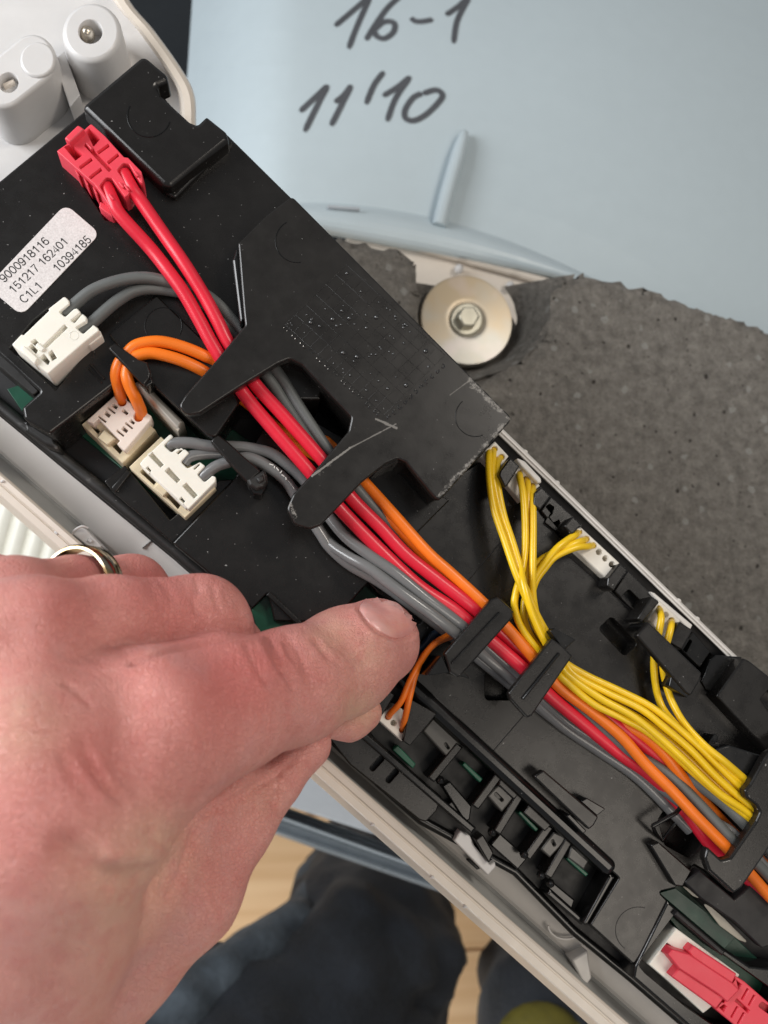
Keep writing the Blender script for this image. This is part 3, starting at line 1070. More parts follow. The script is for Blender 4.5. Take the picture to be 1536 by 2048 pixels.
def arc(cx, cy, rx, ry, a0, a1, n=12):
    return [(cx+rx*math.cos(R(a)), cy+ry*math.sin(R(a))) for a in np.linspace(a0, a1, n)]


GL = {  # pen paths of the printed characters, height 1
    '0': [arc(.28, .5, .23, .45, 90, 450, 22)],
    '1': [[(.10, .70), (.24, .80), (.33, .95)], [(.33, .95), (.33, .02)]],
    '2': [arc(.28, .69, .22, .26, 165, -35, 12)+[(.30, .28), (.07, .06), (.53, .06)]],
    '3': [arc(.27, .715, .20, .23, 155, -80, 11)[:-1]+[(.30, .50)], arc(.27, .27, .23, .23, 85, -160, 12)],
    '4': [[(.53, .27), (.04, .27), (.40, .92), (.40, .02)]],
    '5': [[(.50, .93), (.15, .93), (.10, .50)]+arc(.28, .32, .22, .27, 140, -155, 12)],
    '6': [arc(.30, .68, .21, .27, 30, 100, 6)+arc(.30, .45, .23, .50, 105, 180, 8)+arc(.29, .31, .22, .27, 180, -170, 16)],
    '7': [[(.05, .93), (.52, .93), (.34, .55), (.22, .02)]],
    '8': [arc(.28, .72, .19, .22, -90, 270, 16), arc(.28, .27, .23, .24, 90, 450, 18)],
    '9': [arc(.27, .66, .22, .28, 0, 360, 18), arc(.26, .50, .23, .46, 0, -75, 8)+arc(.26, .26, .20, .22, -90, -165, 5)],
    'C': [arc(.36, .5, .30, .45, 40, 320, 18)],
    'L': [[(.10, .95), (.10, .06), (.50, .06)]],
}


def printed(body, origin, along, hpx, z, parent, adv=.60, pen=.125):
    p0, p1 = P(*origin, z), P(*along, z)
    ex = (p1-p0).normalized()
    ey = Vector((-ex.y, ex.x, 0))
    H = W(hpx, p0)
    total = sum(.36 if c == ' ' else (.72 if c == 'C' else adv) for c in body)
    k = (p1-p0).length/total
    x = 0
    for c in body:
        if c == ' ':
            x += .36
            continue
        g = Geo()
        for n_s, path in enumerate(GL[c]):
            pts = [p0+ex*(x+a[0])*k+ey*a[1]*H+Vector((0, 0, .0015*n_s)) for a in path]
            n = len(pts)
            L, Q = [], []
            for i in range(n):
                closed = (pts[0]-pts[-1]).length < 1e-4
                a_ = pts[i-1] if i else (pts[-2] if closed else pts[0])
                b_ = pts[i+1] if i < n-1 else (pts[1] if closed else pts[-1])
                tt = (b_-a_).normalized()
                nn = Vector((-tt.y, tt.x, 0))*H*pen/2
                L.append(pts[i]+nn)
                Q.append(pts[i]-nn)
            strip(g, Q, L)
        g.obj('printed_character', M['ink_label'], parent)
        x += .72 if c == 'C' else adv


lb = plate('label_sticker', [(131, 408, 17), (200, 467, 17), (43, 631, 17), (-26, 573, 17)], UD+.016, UD+.002, M['label'], cm, bev=.004)
zt_ = UD+.018
printed('9000918116', (9, 566), (101, 484), 18, zt_, lb)
printed('151217 162401', (28, 588), (139, 484), 18, zt_, lb)
printed('C1L1', (49, 608), (88, 573), 18, zt_, lb)
printed('10394185', (116, 545), (185, 481), 18, zt_, lb)

# plug pocket pieces
plate('zinc_strip', [(266, 766, 2), (282, 757, 2), (368, 843, 2), (357, 866, 2)], .72, -.4, M['warm_metal'], cm, bev=.07)
plate('pocket_wall', [(208, 962, 3), (250, 930, 3), (340, 1040), (440, 960), (470, 958), (345, 1086, 2), (222, 980, 3)], .12, -.5, B, cm, bev=.02)
plate('pocket_bracket', [(222, 975, 3), (255, 938, 3), (262, 945, 3), (232, 985, 3)], .2, -.4, B, cm)

# cable guides
def clip_bar(pts, zt, feet, rib=None, label=None, thick=.16):
    c = plate('cable_clip', pts, zt, zt-thick, B, cm, bev=.035, r=4)
    if rib:
        plate('clip_rib', quad(*rib), zt+.06, zt-.02, BG, c, bev=.03, r=2)
    for f in feet:
        plate('clip_foot', f, zt-.06, MD-.3, BG, c, bev=.02, r=2)
    if label:
        c['label'] = label
    return c


clip_bar([(889, 1307), (983, 1198), (996, 1193, 8), (1024, 1218, 8), (1027, 1234), (918, 1356), (900, 1345)], 1.25,
         [[(852, 1352), (884, 1310), (900, 1345)], [(906, 1348), (920, 1335), (944, 1360)], [(1002, 1196), (1028, 1224), (1014, 1240), (990, 1215)]], ((904, 1328), (1000, 1224), 4))
clip_bar([(1017, 1386), (1104, 1276), (1126, 1292), (1146, 1312), (1064, 1432, 8), (1054, 1436, 6), (1020, 1398)], 1.25,
         [[(1100, 1262), (1109, 1256), (1152, 1279), (1128, 1302)]], ((1046, 1399), (1120, 1306), 6))
clip_bar([(1273, 1271), (1298, 1244), (1404, 1346), (1400, 1362), (1382, 1392), (1372, 1386)], .95,
         [[(1338, 1372), (1344, 1345), (1384, 1380), (1374, 1396)], [(1296, 1244), (1310, 1256), (1300, 1262), (1288, 1252)]])
c4 = clip_bar([(1066, 1553), (1087, 1540), (1198, 1634), (1188, 1652), (1178, 1660)], .55, [[(1161, 1603), (1174, 1596), (1212, 1618), (1194, 1632)], [(1132, 1632), (1140, 1628), (1174, 1662), (1166, 1668)]])
c5 = clip_bar([(215, 696), (229, 684), (252, 701), (276, 718), (294, 724), (302, 746), (300, 756), (288, 772)], 1.28, [[(284, 756), (300, 746), (306, 766), (292, 774)]])
c6 = clip_bar([(420, 882), (435, 867), (458, 885), (486, 911), (515, 935), (522, 944), (494, 966)], .98, [[(494, 966), (520, 944), (534, 950), (536, 966), (524, 990), (508, 988)]])
plate('melted_end', [(492, 958), (508, 952), (520, 944), (529, 938), (534, 950), (536, 964), (528, 976), (512, 980), (498, 972)], 1.02, .6, BW, c6, bev=.06, r=3)
plate('melted_end', [(512, 956), (526, 948), (530, 960), (518, 968)], 1.07, .9, BW, c6, bev=.04, r=3)

# big loop guide at the right
lg = plate('loop_guide', [(1680, 1420), (1536, 1506), (1529, 1516, 4), (1500, 1568, 6), (1489, 1581, 6), (1493, 1596, 6), (1513, 1611, 6), (1520, 1624, 6), (1512, 1642, 6), (1460, 1716, 8), (1444, 1720, 8), (1415, 1693, 4), (1409, 1716, 8), (1418, 1742, 6), (1468, 1788, 6), (1484, 1777, 6), (1600, 1610), (1700, 1500)], 1.15, .95, B, cm, bev=.05)
plate('loop_wall', [(1430, 1498, 4), (1458, 1490, 6), (1528, 1512, 6), (1506, 1556, 4), (1492, 1568, 4), (1440, 1520, 4)], .9, -.4, BG, lg, bev=.03)
plate('loop_foot', quad((1418, 1496), (1434, 1470), 12), .5, -.2, BG, lg, r=5)
Geo().tube([P(1305, 1652, .5), P(1352, 1626, .55), P(1368, 1606, .5)], .045, 8).obj('guard_edge', BG, lg)
Geo().tube([P(1305, 1652, .5), P(1312, 1668, .3), P(1324, 1682, .1), P(1350, 1648, .1)], .04, 8).obj('guard_edge', BG, lg)
plate('guide_block', [(1300, 1690, 4), (1318, 1684), (1384, 1742), (1366, 1774, 4), (1350, 1772)], MD+.25, -.3, B, lg, bev=.03)
# right hand plateau with the notch wall
plate('right_plateau', [(1488, 1316, 4), (1500, 1322, 4), (1700, 1480), (1700, 1560), (1534, 1502), (1432, 1392, 4)], .55, -.4, B, cm, bev=.04,
      holes=[([(1520, 1398, 3), (1540, 1376), (1600, 1420), (1600, 1470), (1540, 1430)], .4, 2)])
plate('notch_wall', [(1403, 1364, 4), (1420, 1320), (1432, 1310), (1486, 1314), (1430, 1388), (1412, 1380)], .18, -.4, BG, cm, bev=.03)

plate('far_wall', quad((900, 789), (1466, 1338), 19), -.12, -.6, BD, cm, bev=.02, r=0)
# comb of holders along the far rim
def holder(pts, zt=.55, mat=None, **k):
    return plate('plug_holder', pts, zt, -.5, mat or B, cm, bev=.03, r=3, **k)


holder([(1020, 915), (1040, 932), (1015, 971), (1010, 975), (998, 950), (1000, 942)], .8)
holder([(1083, 973), (1102, 992), (1081, 1020), (1066, 1010), (1070, 985)], .7)
holder([(1081, 1022), (1102, 992), (1166, 1050), (1146, 1092), (1116, 1062)], .2, holes=[([(1092, 1014), (1098, 1008), (1108, 1014), (1104, 1028), (1098, 1034), (1106, 1046), (1118, 1040), (1120, 1046), (1112, 1060), (1092, 1044), (1102, 1026)], .3, 1)])
holder([(1146, 1032), (1164, 1050), (1144, 1070), (1128, 1052)], .6)
holder([(1240, 1126), (1256, 1140), (1228, 1182), (1214, 1172), (1216, 1156)], .6)
holder([(1256, 1140), (1312, 1196), (1286, 1238), (1228, 1182)], .22, holes=[(quad((1250, 1186), (1280, 1216), 22), .2, 5)])
holder([(1304, 1192), (1320, 1204), (1286, 1244), (1274, 1238)], .7)
holder([(1360, 1243), (1386, 1260), (1364, 1300), (1336, 1284), (1346, 1266)], .6)
holder([(1386, 1262), (1422, 1304), (1400, 1336), (1362, 1300)], .1, BG, holes=[([(1360, 1292), (1374, 1276), (1384, 1282), (1372, 1306)], .3, 2)])

# near-side component row
def piece(name, pts, zt, zb, mat, **k):
    return plate(name, pts, zt, zb, mat, cm, r=2, **k)


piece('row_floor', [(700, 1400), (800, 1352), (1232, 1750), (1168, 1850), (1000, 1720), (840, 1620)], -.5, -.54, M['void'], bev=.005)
plate('circuit_board', [(1300, 1790), (1352, 1760), (1560, 1960), (1500, 2040)], -.42, -.5, M['pcb'], cm, r=0)
piece('side_plate', [(652, 1470), (722, 1452), (884, 1594), (874, 1622), (852, 1645, 8), (838, 1640, 6), (700, 1530)], -.25, -.54, B, bev=.03,
      holes=[(quad((742, 1540), (766, 1514), 11), .2, 4), (quad((774, 1564), (795, 1540), 11), .2, 4)])
piece('side_rail', quad((706, 1452), (948, 1662), 16), -.08, -.5, BG, bev=.04)
piece('side_plate', [(884, 1572), (900, 1562), (944, 1612), (940, 1640), (930, 1644)], -.2, -.5, BG, bev=.03)
piece('tab', [(950, 1680), (966, 1668, 4), (988, 1706, 4), (978, 1728)], -.12, -.6, B, bev=.03)
pb = piece('green_strip', [(796, 1490), (832, 1528), (826, 1538), (785, 1500)], -.15, -.4, M['pcb'])
piece('bracket', [(822, 1398), (874, 1428), (820, 1492), (806, 1482)], .3, -.5, B, bev=.02)
piece('bracket', [(752, 1400), (772, 1378), (790, 1390), (760, 1438), (750, 1430)], .28, -.5, B, bev=.02)
pale = plastic('smoky_grey_plastic', (.075, .072, .066), .3, .1)
piece('light_guide', [(846, 1462), (866, 1436), (922, 1488), (898, 1519)], .0, -.5, pale, bev=.03, holes=[(quad((890, 1486), (898, 1498), 5), .12, 2)])
piece('light_guide', [(975, 1592), (996, 1570), (1036, 1586), (1004, 1625)], -.02, -.5, pale, bev=.03, holes=[(quad((990, 1586), (1006, 1602), 6), .12, 2)])
piece('light_guide', [(1081, 1698), (1108, 1664), (1137, 1676), (1100, 1716)], -.02, -.5, pale, bev=.03, holes=[(quad((1104, 1680), (1110, 1692), 6), .12, 2)])
piece('light_guide', [(1142, 1690), (1178, 1722), (1168, 1740), (1136, 1716)], -.02, -.5, pale, bev=.03, holes=[(quad((1150, 1694), (1168, 1712), 3), .12, 1)])
for a, b in (((920, 1490), (862, 1560)), ((1000, 1548), (950, 1615)), ((1042, 1588), (994, 1666)), ((1100, 1652), (1054, 1716)), ((1140, 1678), (1096, 1754))):
    piece('cross_bar', quad(a, b, 17), .02, -.5, B, bev=.03)
for pts in ([(924, 1530), (930, 1524), (966, 1558), (960, 1566)], [(1036, 1626), (1042, 1622), (1078, 1658), (1072, 1664)], [(1132, 1718), (1138, 1714), (1178, 1748), (1172, 1754)]):
    piece('green_strip', pts, -.05, -.4, M['pcb'])
for pts in ([(1002, 1552), (1040, 1588), (1028, 1600), (996, 1570)], [(1060, 1606), (1104, 1650), (1090, 1664), (1046, 1626)]):
    piece('cover_plate', pts, .04, -.5, B, bev=.03)
for pts in ([(1000, 1666), (1056, 1716), (1036, 1740), (980, 1690)], [(1094, 1754), (1150, 1800), (1140, 1830), (1090, 1790)], [(906, 1600), (940, 1634), (924, 1650), (890, 1612)]):
    piece('well', pts, -.3, -.5, BG, bev=.03)
piece('basin_wall', [(1220, 1746), (1232, 1754), (1176, 1852), (1164, 1848)], .08, -.5, BG, bev=.05)
piece('basin_wall', [(1092, 1790), (1100, 1776), (1172, 1840), (1164, 1852)], -.05, -.5, BG, bev=.05)
for (x, y) in ((880, 1560), (984, 1664), (1048, 1708), (1082, 1750), (1100, 1766)):
    Geo().ball(P(x, y, -.05), .09, .09, .12, 8, 6).obj('glossy_stud', BG, cm)

# ================================================================ PLUGS
def plug(name, label, loc):
    return thing(name, label, 'plug', loc)


# red plug, upper left
rp = plug('red_plug', 'red two wire plug on the upper deck beside the white number label', P(200, 340, UD))
z = 1.42
body = [(113, 302, 2), (150, 276), (182, 247, 3), (210, 272), (248, 314), (256, 315), (283, 343, 3), (286, 368, 2), (280, 364), (258, 328, 6), (246, 326, 6), (234, 340, 5), (262, 380, 1), (256, 390, 1), (250, 394, 1), (223, 356, 6), (212, 355, 6), (199, 371, 5), (226, 416, 1), (218, 410, 1), (190, 370, 1)]
holes = [([(129, 294), (141, 289), (166, 309), (151, 321)], .4, 1), ([(173, 264), (178, 257), (200, 278), (187, 293)], .4, 1),
         (quad((171, 288), (221, 341), 8), .12, 1)]
for a, b in (((196, 306), (218, 290)), ((216, 326), (237, 309)), ((160, 336), (184, 318)), ((180, 356), (203, 338))):
    holes.append((quad(a, b, 6), .2, .5))
plate('housing', body, z, UD-.22, M['red_nylon'], rp, holes=holes, bev=.015, draft=.02)
plate('latch', [(128, 276, 3), (156, 249, 4), (169, 258, 2), (140, 285, 2)], z+.16, z-.4, M['red_nylon'], rp, bev=.03)
plate('centre_rib', quad((172, 284), (184, 298), 5), z+.03, z-.2, M['red_nylon'], rp)
for (x, y) in ((252, 374), (270, 345), (221, 392), (241, 368)):
    plate('wire_lip', quad((x-3, y-5), (x+6, y+7), 4), z+.05, z-.3, M['red_nylon'], rp, bev=.01)
for k in range(3):
    plate('side_rib', quad((150+k*18, 338+k*18), (158+k*18, 352+k*18), 2.5), z-.1, UD-.1, M['red_nylon'], rp, bev=.004)
plate('foot_wing', [(200, 402), (226, 418), (226, 436), (198, 414)], z-.28, UD-.22, M['red_nylon'], rp)

# white plug, left edge
wp = plug('white_plug', 'ivory plug with two dark grey wires beside the left edge', P(110, 690, UD))
z = 1.42
body = [(23, 689, 3), (43, 668, 2), (47, 670, 1), (98, 621, 1), (97, 617, 1), (129, 592, 4), (138, 601, 3), (139, 608, 2), (119, 624, 1), (130, 634, 3), (147, 618, 2), (154, 616, 3), (162, 625, 3), (142, 641, 1), (149, 646, 1), (165, 627, 2), (173, 634, 3), (173, 642, 2), (152, 655, 1), (166, 668, 3), (184, 652, 2), (186, 649, 2), (196, 656, 3), (198, 662, 3), (170, 684), (96, 748, 3)]
holes = [([(129, 649), (136, 655), (93, 696), (86, 692)], .12, 1), ([(62, 684), (70, 678), (79, 685), (71, 692)], .3, 1), ([(58, 694), (64, 688), (76, 700), (72, 708)], .3, 1),
         ([(80, 716), (88, 708), (100, 722), (96, 730)], .35, 1), ([(97, 706), (104, 700), (114, 716), (104, 722)], .25, 1)]
plate('housing', body, z, UD-.2, M['ivory'], wp, holes=holes, bev=.02, draft=.015)
plate('latch', [(40, 698, 2), (47, 690, 2), (76, 716, 2), (69, 729, 2)], z+.07, z-.3, M['ivory'], wp, bev=.02)
plate('latch_bridge', [(70, 690), (76, 684), (90, 696), (84, 704)], z+.04, z-.1, M['ivory'], wp, bev=.02)
Geo().tube([P(148+9*math.cos(a), 671+9*math.sin(a), z) for a in np.linspace(0, 6.1, 18)], .006, 5).obj('moulded_ring', M['ivory'], wp)
plate('side_flange', [(172, 676, 2), (200, 660, 2), (204, 672, 2), (178, 692, 2)], z-.2, UD-.2, M['ivory'], wp, bev=.02)

# pinkish plug with orange wires
pp = plug('beige_plug', 'pinkish beige plug with two orange wires in its tan socket', P(235, 850, -.4))
plate('socket', [(163, 849, 1), (232, 790), (260, 810), (311, 860, 1), (245, 927, 1)], .30, -.5, M['tan'], pp, bev=.015, draft=.02,
      holes=[([(180, 851), (186, 846), (200, 862), (196, 868)], .5, 0), ([(220, 887), (226, 880), (246, 900), (240, 908)], .5, 0)])
z = .58
holes = [(circ(244, 803, 11, 14), .3, 0), (circ(277, 834, 11, 14), .3, 0)]
u = Vector((.79, .61))
for (x, y, L, w) in ((204, 838, 20, 3.6), (214.5, 828.5, 13, 7), (222.5, 820.5, 20, 3.6), (229.5, 812.5, 11, 6), (241, 866.5, 18, 3.6), (250, 859.5, 12, 7), (258.5, 851.5, 18, 3.6), (265, 844, 10, 5.5), (251, 824, 12, 6)):
    c = Vector((x, y))
    holes.append((quad(tuple(c-u*L/2), tuple(c+u*L/2), w), .25, .6))
holes[0:2] = [(circ(244, 803, 9.5, 14), .3, 0), (circ(277, 834, 9.5, 14), .3, 0)]
plate('housing', [(172, 842, 1), (234, 786, 2), (262, 806, 2), (268, 818), (294, 826, 2), (303, 832, 3), (302, 840, 2), (249, 903, 2), (234, 888, 1), (240, 881, 1), (197, 838, 1), (186, 848, 1)], z, .1, M['pinkish'], pp, holes=holes, bev=.02)
plate('tongue', [(195, 875), (209, 859), (231, 877), (214, 890)], z-.12, .1, M['tan'], pp, bev=.02)

# cream plug with silver grey wires
cp = plug('cream_plug', 'cream plug with three light grey wires, lower of the two pocket plugs', P(345, 950, -.4))
plate('socket', [(258, 934, 1), (322, 873, 1), (432, 976, 1), (370, 1036, 1)], .42, -.5, M['tan'], cp, bev=.015, draft=.02,
      holes=[([(280, 944), (286, 938), (314, 962), (308, 970)], .5, 0), ([(330, 990), (336, 984), (362, 1010), (356, 1018)], .5, 0)])
z = .74
body = [(286, 919, 2), (341, 867, 4), (347, 874, 3), (328, 891, 3), (343, 905, 4), (353, 897, 3), (371, 899, 3), (379, 906, 3), (362, 924, 3), (375, 937, 4), (400, 924, 3), (411, 932, 3), (395, 949, 3), (409, 965, 4), (425, 951, 3), (432, 954, 3), (431, 964, 3), (377, 1019, 2), (279, 928, 2)]
holes = [([(296, 909), (304, 904), (328, 929), (321, 935)], .2, .5), ([(330, 942), (338, 935), (361, 959), (354, 966)], .2, .5), ([(365, 972), (373, 966), (396, 990), (388, 997)], .2, .5),
         (quad((293, 936), (300, 944), 8), .25, .5), (quad((360, 997), (368, 1005), 8), .25, .5), (quad((355, 907), (364, 899), 5), .2, 1), (quad((388, 938), (399, 928), 4), .2, 1)]
plate('housing', body, z, .2, M['ivory'], cp, holes=holes, bev=.02)
plate('tongue', [(306, 975), (320, 963), (340, 979), (326, 993)], .56, .3, M['tan'], cp, bev=.02)
plate('ledge', quad((284, 930), (374, 1015), 7), z-.08, .3, M['ivory'], cp, bev=.02)

# white header plugs along the far rim
hdr = []
def header(label, pts, zt, holes):
    t = thing('header_plug', label, 'plug', P(pts[0][0], pts[0][1], -.3), 'white header plugs along the far rim')
    plate('housing', pts, zt, -.4, M['chalk'], t, holes=[(circ(x, y, 6, 12), .25, 0) for x, y in holes], bev=.03, r=2)
    return t


header('white header plug partly under the retainer corner, with yellow wires', [(990, 882), (1018, 912), (992, 946), (960, 914)], .35, [(989, 898), (1003, 914), (978, 904)])
header('white header plug with three yellow wires beside the black divider block', [(1041, 933), (1081, 971), (1042, 1004), (1014, 970)], .35, [(1038, 944), (1053, 957), (1065, 971)])
header('long white header plug with three empty holes beside its yellow wires', [(1161, 1053), (1240, 1126), (1214, 1159), (1145, 1096)], .35, [(1158, 1064), (1173, 1078), (1187, 1091), (1198, 1104), (1211, 1117), (1224, 1129)])
header('small white header plug with two yellow wires behind the long clip bar', [(1318, 1200), (1362, 1242), (1330, 1276), (1296, 1240)], .35, [(1317, 1217), (1331, 1230), (1343, 1241)])
plate('rim_wall', [(1027, 912, 4), (1050, 922, 6), (1082, 956, 6), (1084, 966, 3), (1076, 966, 3), (1044, 934, 3)], .5, -.5, M['fascia'], fa, bev=.03)
plate('rim_wall', [(1296, 1181), (1310, 1186), (1386, 1250), (1380, 1262), (1330, 1216)], .3, -.5, M['fascia'], fa, bev=.03)
# orange pair plug
op = thing('header_plug', 'small white plug with two thin orange wires below the thumb', 'plug', P(790, 1450, -.3))
plate('housing', [(752, 1436), (790, 1408), (836, 1440), (804, 1483)], .12, -.5, M['chalk'], op, holes=[(circ(776, 1434, 6, 12), .2, 0), (circ(787, 1446, 6, 12), .2, 0), (circ(804, 1460, 6, 12), .2, 0)], bev=.02, r=1)

# red plug lower right
sp = plug('red_plug', 'pinkish red plug in a cream socket at the lower right corner', P(1420, 1960, -.3))
plate('socket', [(1297, 1929, 1), (1353, 1857, 1), (1390, 1884, 2), (1480, 1950), (1440, 2000), (1416, 2020, 1), (1407, 2027, 1), (1336, 1962, 1)], .12, -.5, M['ivory'], sp, bev=.02,
      holes=[([(1322, 1902), (1334, 1886), (1352, 1898), (1338, 1914)], .3, 1)])
plate('tongue', [(1336, 1910, 4), (1345, 1899, 3), (1356, 1902, 2), (1380, 1909, 1), (1466, 1966, 1), (1480, 1980, 3), (1455, 2006, 3), (1438, 1990, 1), (1358, 1938, 2)], .42, .0, M['red_nylon'], sp, bev=.03)
plate('side_strip', [(1377, 1903, 2), (1387, 1891, 2), (1474, 1948, 2), (1462, 1974, 2), (1390, 1924)], .36, .0, M['red_nylon'], sp, bev=.03)
plate('side_strip', [(1343, 1954, 2), (1358, 1936, 2), (1450, 1996, 2), (1432, 2019, 2)], .36, .0, M['red_nylon'], sp, bev=.03)
hs = []
for a, b in (((1484, 1999), (1496, 1978)), ((1498, 2011), (1509, 1991)), ((1463, 2035), (1475, 2014)), ((1476, 2048), (1488, 2026))):
    hs.append((quad(a, b, 4), .2, .5))
hs.append((quad((1472, 2000), (1498, 2024), 6), .15, .5))
hs += [([(1466, 1968), (1472, 1960), (1484, 1970), (1476, 1980)], .3, .5), ([(1438, 2014), (1444, 2006), (1454, 2014), (1448, 2024)], .3, .5), ([(1516, 2012, 3), (1524, 2004, 3), (1570, 2030), (1560, 2046)], .3, 1)]
plate('housing', [(1468, 1950, 2), (1490, 1964, 3), (1540, 2008), (1640, 2090), (1580, 2140), (1460, 2043, 2), (1430, 2018, 2), (1450, 2004), (1474, 1976)], .32, -.3, M['red_nylon'], sp, holes=hs, bev=.02)

# ================================================================ WIRES
def wire(name, label, pts, r, mat, group=None):
    pts = [(q[0]+random.uniform(-.8, .8), q[1]+random.uniform(-.8, .8), q[2]) for q in pts]
    p = spline([P(*q) for q in pts], 8)
    o = Geo().tube(p, r, 14).obj(name, mat)
    # put the origin at the wire's first point
    off = Vector(p[0])
    o.data.transform(Matrix.Translation(-off))
    o.location = off
    props(o, label, 'wire', group)
    return o


RG = 'red wires from the red plug'
wire('red_wire', 'red wire from the red plug, left of the pair', [(212, 372, 1.25), (226, 404, 1.32), (243, 433, 1.30), (300, 497, 1.22), (340, 546, 1.25), (370, 590, 1.25), (400, 643, 1.22), (430, 697, 1.18), (486, 785, 1.08), (546, 859, 1.08), (620, 945, 1.08), (679, 1015, 1.02), (766, 1106, .98), (838, 1172, .95), (903, 1216, .92), (945, 1250, .85), (1000, 1296, .82), (1056, 1346, .8), (1101, 1392, .72), (1163, 1444, .6), (1240, 1507, .5), (1300, 1550, .4), (1360, 1610, .3), (1430, 1700, .3), (1510, 1770, .3), (1600, 1860, .3)], .128, M['red_wire'], RG)
wire('red_wire', 'red wire from the red plug, right of the pair', [(247, 345, 1.25), (264, 376, 1.32), (283, 403, 1.28), (327, 467, 1.25), (367, 527, 1.28), (407, 590, 1.25), (437, 645, 1.22), (458, 688, 1.16), (507, 765, 1.08), (570, 835, 1.08), (644, 921, 1.08), (702, 996, 1.02), (760, 1055, .98), (812, 1108, .96), (877, 1160, .94), (935, 1206, .9), (1000, 1262, .7), (1070, 1330, .62), (1130, 1376, .6), (1162, 1400, .62), (1222, 1440, .62), (1282, 1488, .58), (1334, 1532, .5), (1390, 1590, .35), (1450, 1660, .3), (1540, 1750, .3)], .128, M['red_wire'], RG)
GG = 'dark grey wires from the ivory plug'
wire('grey_wire', 'dark grey wire from the ivory plug, outer of the pair, arching high', [(126, 627, 1.25), (146, 611, 1.27), (187, 580, 1.3), (240, 560, 1.3), (293, 556, 1.25), (347, 567, 1.1), (400, 584, 1.05), (440, 612, 1.05), (483, 660, 1.0), (554, 745, .92), (601, 816, .92), (648, 890, .92), (700, 960, .8), (770, 1040, .75), (850, 1110, .72), (930, 1180, .7), (1020, 1270, .6), (1100, 1360, .55), (1150, 1412, .55), (1196, 1452, .55), (1250, 1498, .55), (1303, 1526, .62), (1344, 1556, .68), (1383, 1592, .72), (1422, 1634, .76), (1467, 1683, .78), (1530, 1745, .7), (1600, 1820, .6)], .112, M['grey_wire'], GG)
wire('grey_wire', 'dark grey wire from the ivory plug, inner of the pair', [(160, 662, 1.2), (185, 644, 1.2), (233, 604, 1.18), (277, 580, 1.12), (335, 580, 1.02), (400, 600, 1.0), (455, 655, .95), (531, 749, .9), (570, 808, .9), (609, 867, .9), (655, 930, .88), (720, 1005, .72), (800, 1080, .68), (880, 1145, .66), (960, 1215, .6), (1050, 1310, .5), (1140, 1390, .45), (1240, 1460, .45), (1320, 1510, .5), (1370, 1548, .62), (1409, 1577, .7), (1448, 1608, .76), (1488, 1648, .78), (1540, 1700, .7), (1600, 1770, .6)], .112, M['grey_wire'], GG)
SG = 'light grey wires from the cream plug'
wire('light_grey_wire', 'light grey wire from the cream plug, uppermost of three', [(336, 893, .6), (348, 886, .64), (380, 886, .70), (423, 893, .68), (470, 893, .66), (505, 897, .64), (544, 908, .62), (575, 930, .6), (612, 965, .6), (648, 1020, .62), (690, 1072, .80), (740, 1110, .98), (789, 1144, 1.06), (854, 1197, 1.05), (925, 1250, .92), (974, 1294, .7), (1033, 1348, .6), (1082, 1398, .45), (1136, 1445, .3), (1201, 1488, .28), (1290, 1550, .3), (1380, 1620, .45), (1420, 1640, .6), (1475, 1676, .7), (1560, 1770, .6)], .110, M['silver_wire'], SG)
wire('light_grey_wire', 'light grey wire from the cream plug, middle of three', [(367, 926, .6), (378, 915, .62), (400, 909, .6), (443, 908, .56), (500, 918, .5), (550, 942, .48), (590, 985, .48), (622, 1030, .5), (653, 1080, .55), (695, 1112, .80), (740, 1138, 1.0), (805, 1186, 1.12), (870, 1234, 1.08), (918, 1270, .9), (974, 1316, .66), (1033, 1366, .56), (1082, 1414, .4), (1131, 1456, .28), (1196, 1500, .24), (1280, 1560, .24), (1380, 1660, .2)], .110, M['silver_wire'], SG)
lw = wire('light_grey_wire', 'light grey wire from the cream plug, lowest of three, with white print', [(402, 958, .6), (412, 947, .64), (433, 932, .68), (455, 924, .70), (489, 916, .72), (517, 922, .7), (552, 943, .68), (575, 966, .66), (594, 995, .64), (622, 1038, .6), (640, 1066, .6), (660, 1095, .58), (700, 1130, .56), (760, 1165, .52), (830, 1216, .5), (900, 1270, .45), (980, 1336, .35), (1060, 1400, .25), (1150, 1470, .2)], .110, M['silver_wire'], SG)
OG = 'orange wires from the pinkish beige plug'
wire('orange_wire', 'orange wire from the pinkish beige plug, upper arch', [(244, 806, .35), (242, 795, .55), (236, 770, .85), (233, 748, 1.0), (239, 726, 1.08), (254, 706, 1.1), (272, 691, 1.13), (300, 684, 1.15), (330, 685, 1.15), (370, 695, 1.12), (410, 712, 1.05), (440, 730, .95), (490, 790, .75), (560, 860, .7), (640, 880, .72), (662, 893, .72), (730, 966, .78), (790, 1032, .9), (854, 1103, .95), (903, 1146, .95), (965, 1204, .92), (1017, 1258, .88), (1065, 1313, .86), (1118, 1373, .78), (1179, 1419, .74), (1240, 1471, .72), (1292, 1528, .78), (1344, 1582, .84), (1396, 1637, .86), (1459, 1702, .8), (1505, 1752, .7), (1560, 1815, .6)], .112, M['orange_wire'], OG)
wire('orange_wire', 'orange wire from the pinkish beige plug, lower arch', [(276, 836, .35), (282, 826, .55), (272, 800, .9), (260, 772, 1.05), (254, 750, 1.1), (258, 728, 1.1), (270, 714, 1.12), (296, 707, 1.14), (325, 709, 1.14), (365, 722, 1.1), (405, 742, 1.0), (440, 765, .85), (500, 810, .7), (580, 880, .62), (660, 930, .62), (740, 1005, .7), (800, 1062, .78), (864, 1125, .74), (930, 1190, .7), (1000, 1252, .7), (1060, 1300, .66), (1130, 1366, .56), (1190, 1410, .55), (1245, 1448, .62), (1292, 1475, .68), (1331, 1511, .72), (1365, 1556, .68), (1410, 1606, .5), (1460, 1660, .35), (1540, 1740, .3)], .112, M['orange_wire'], OG)
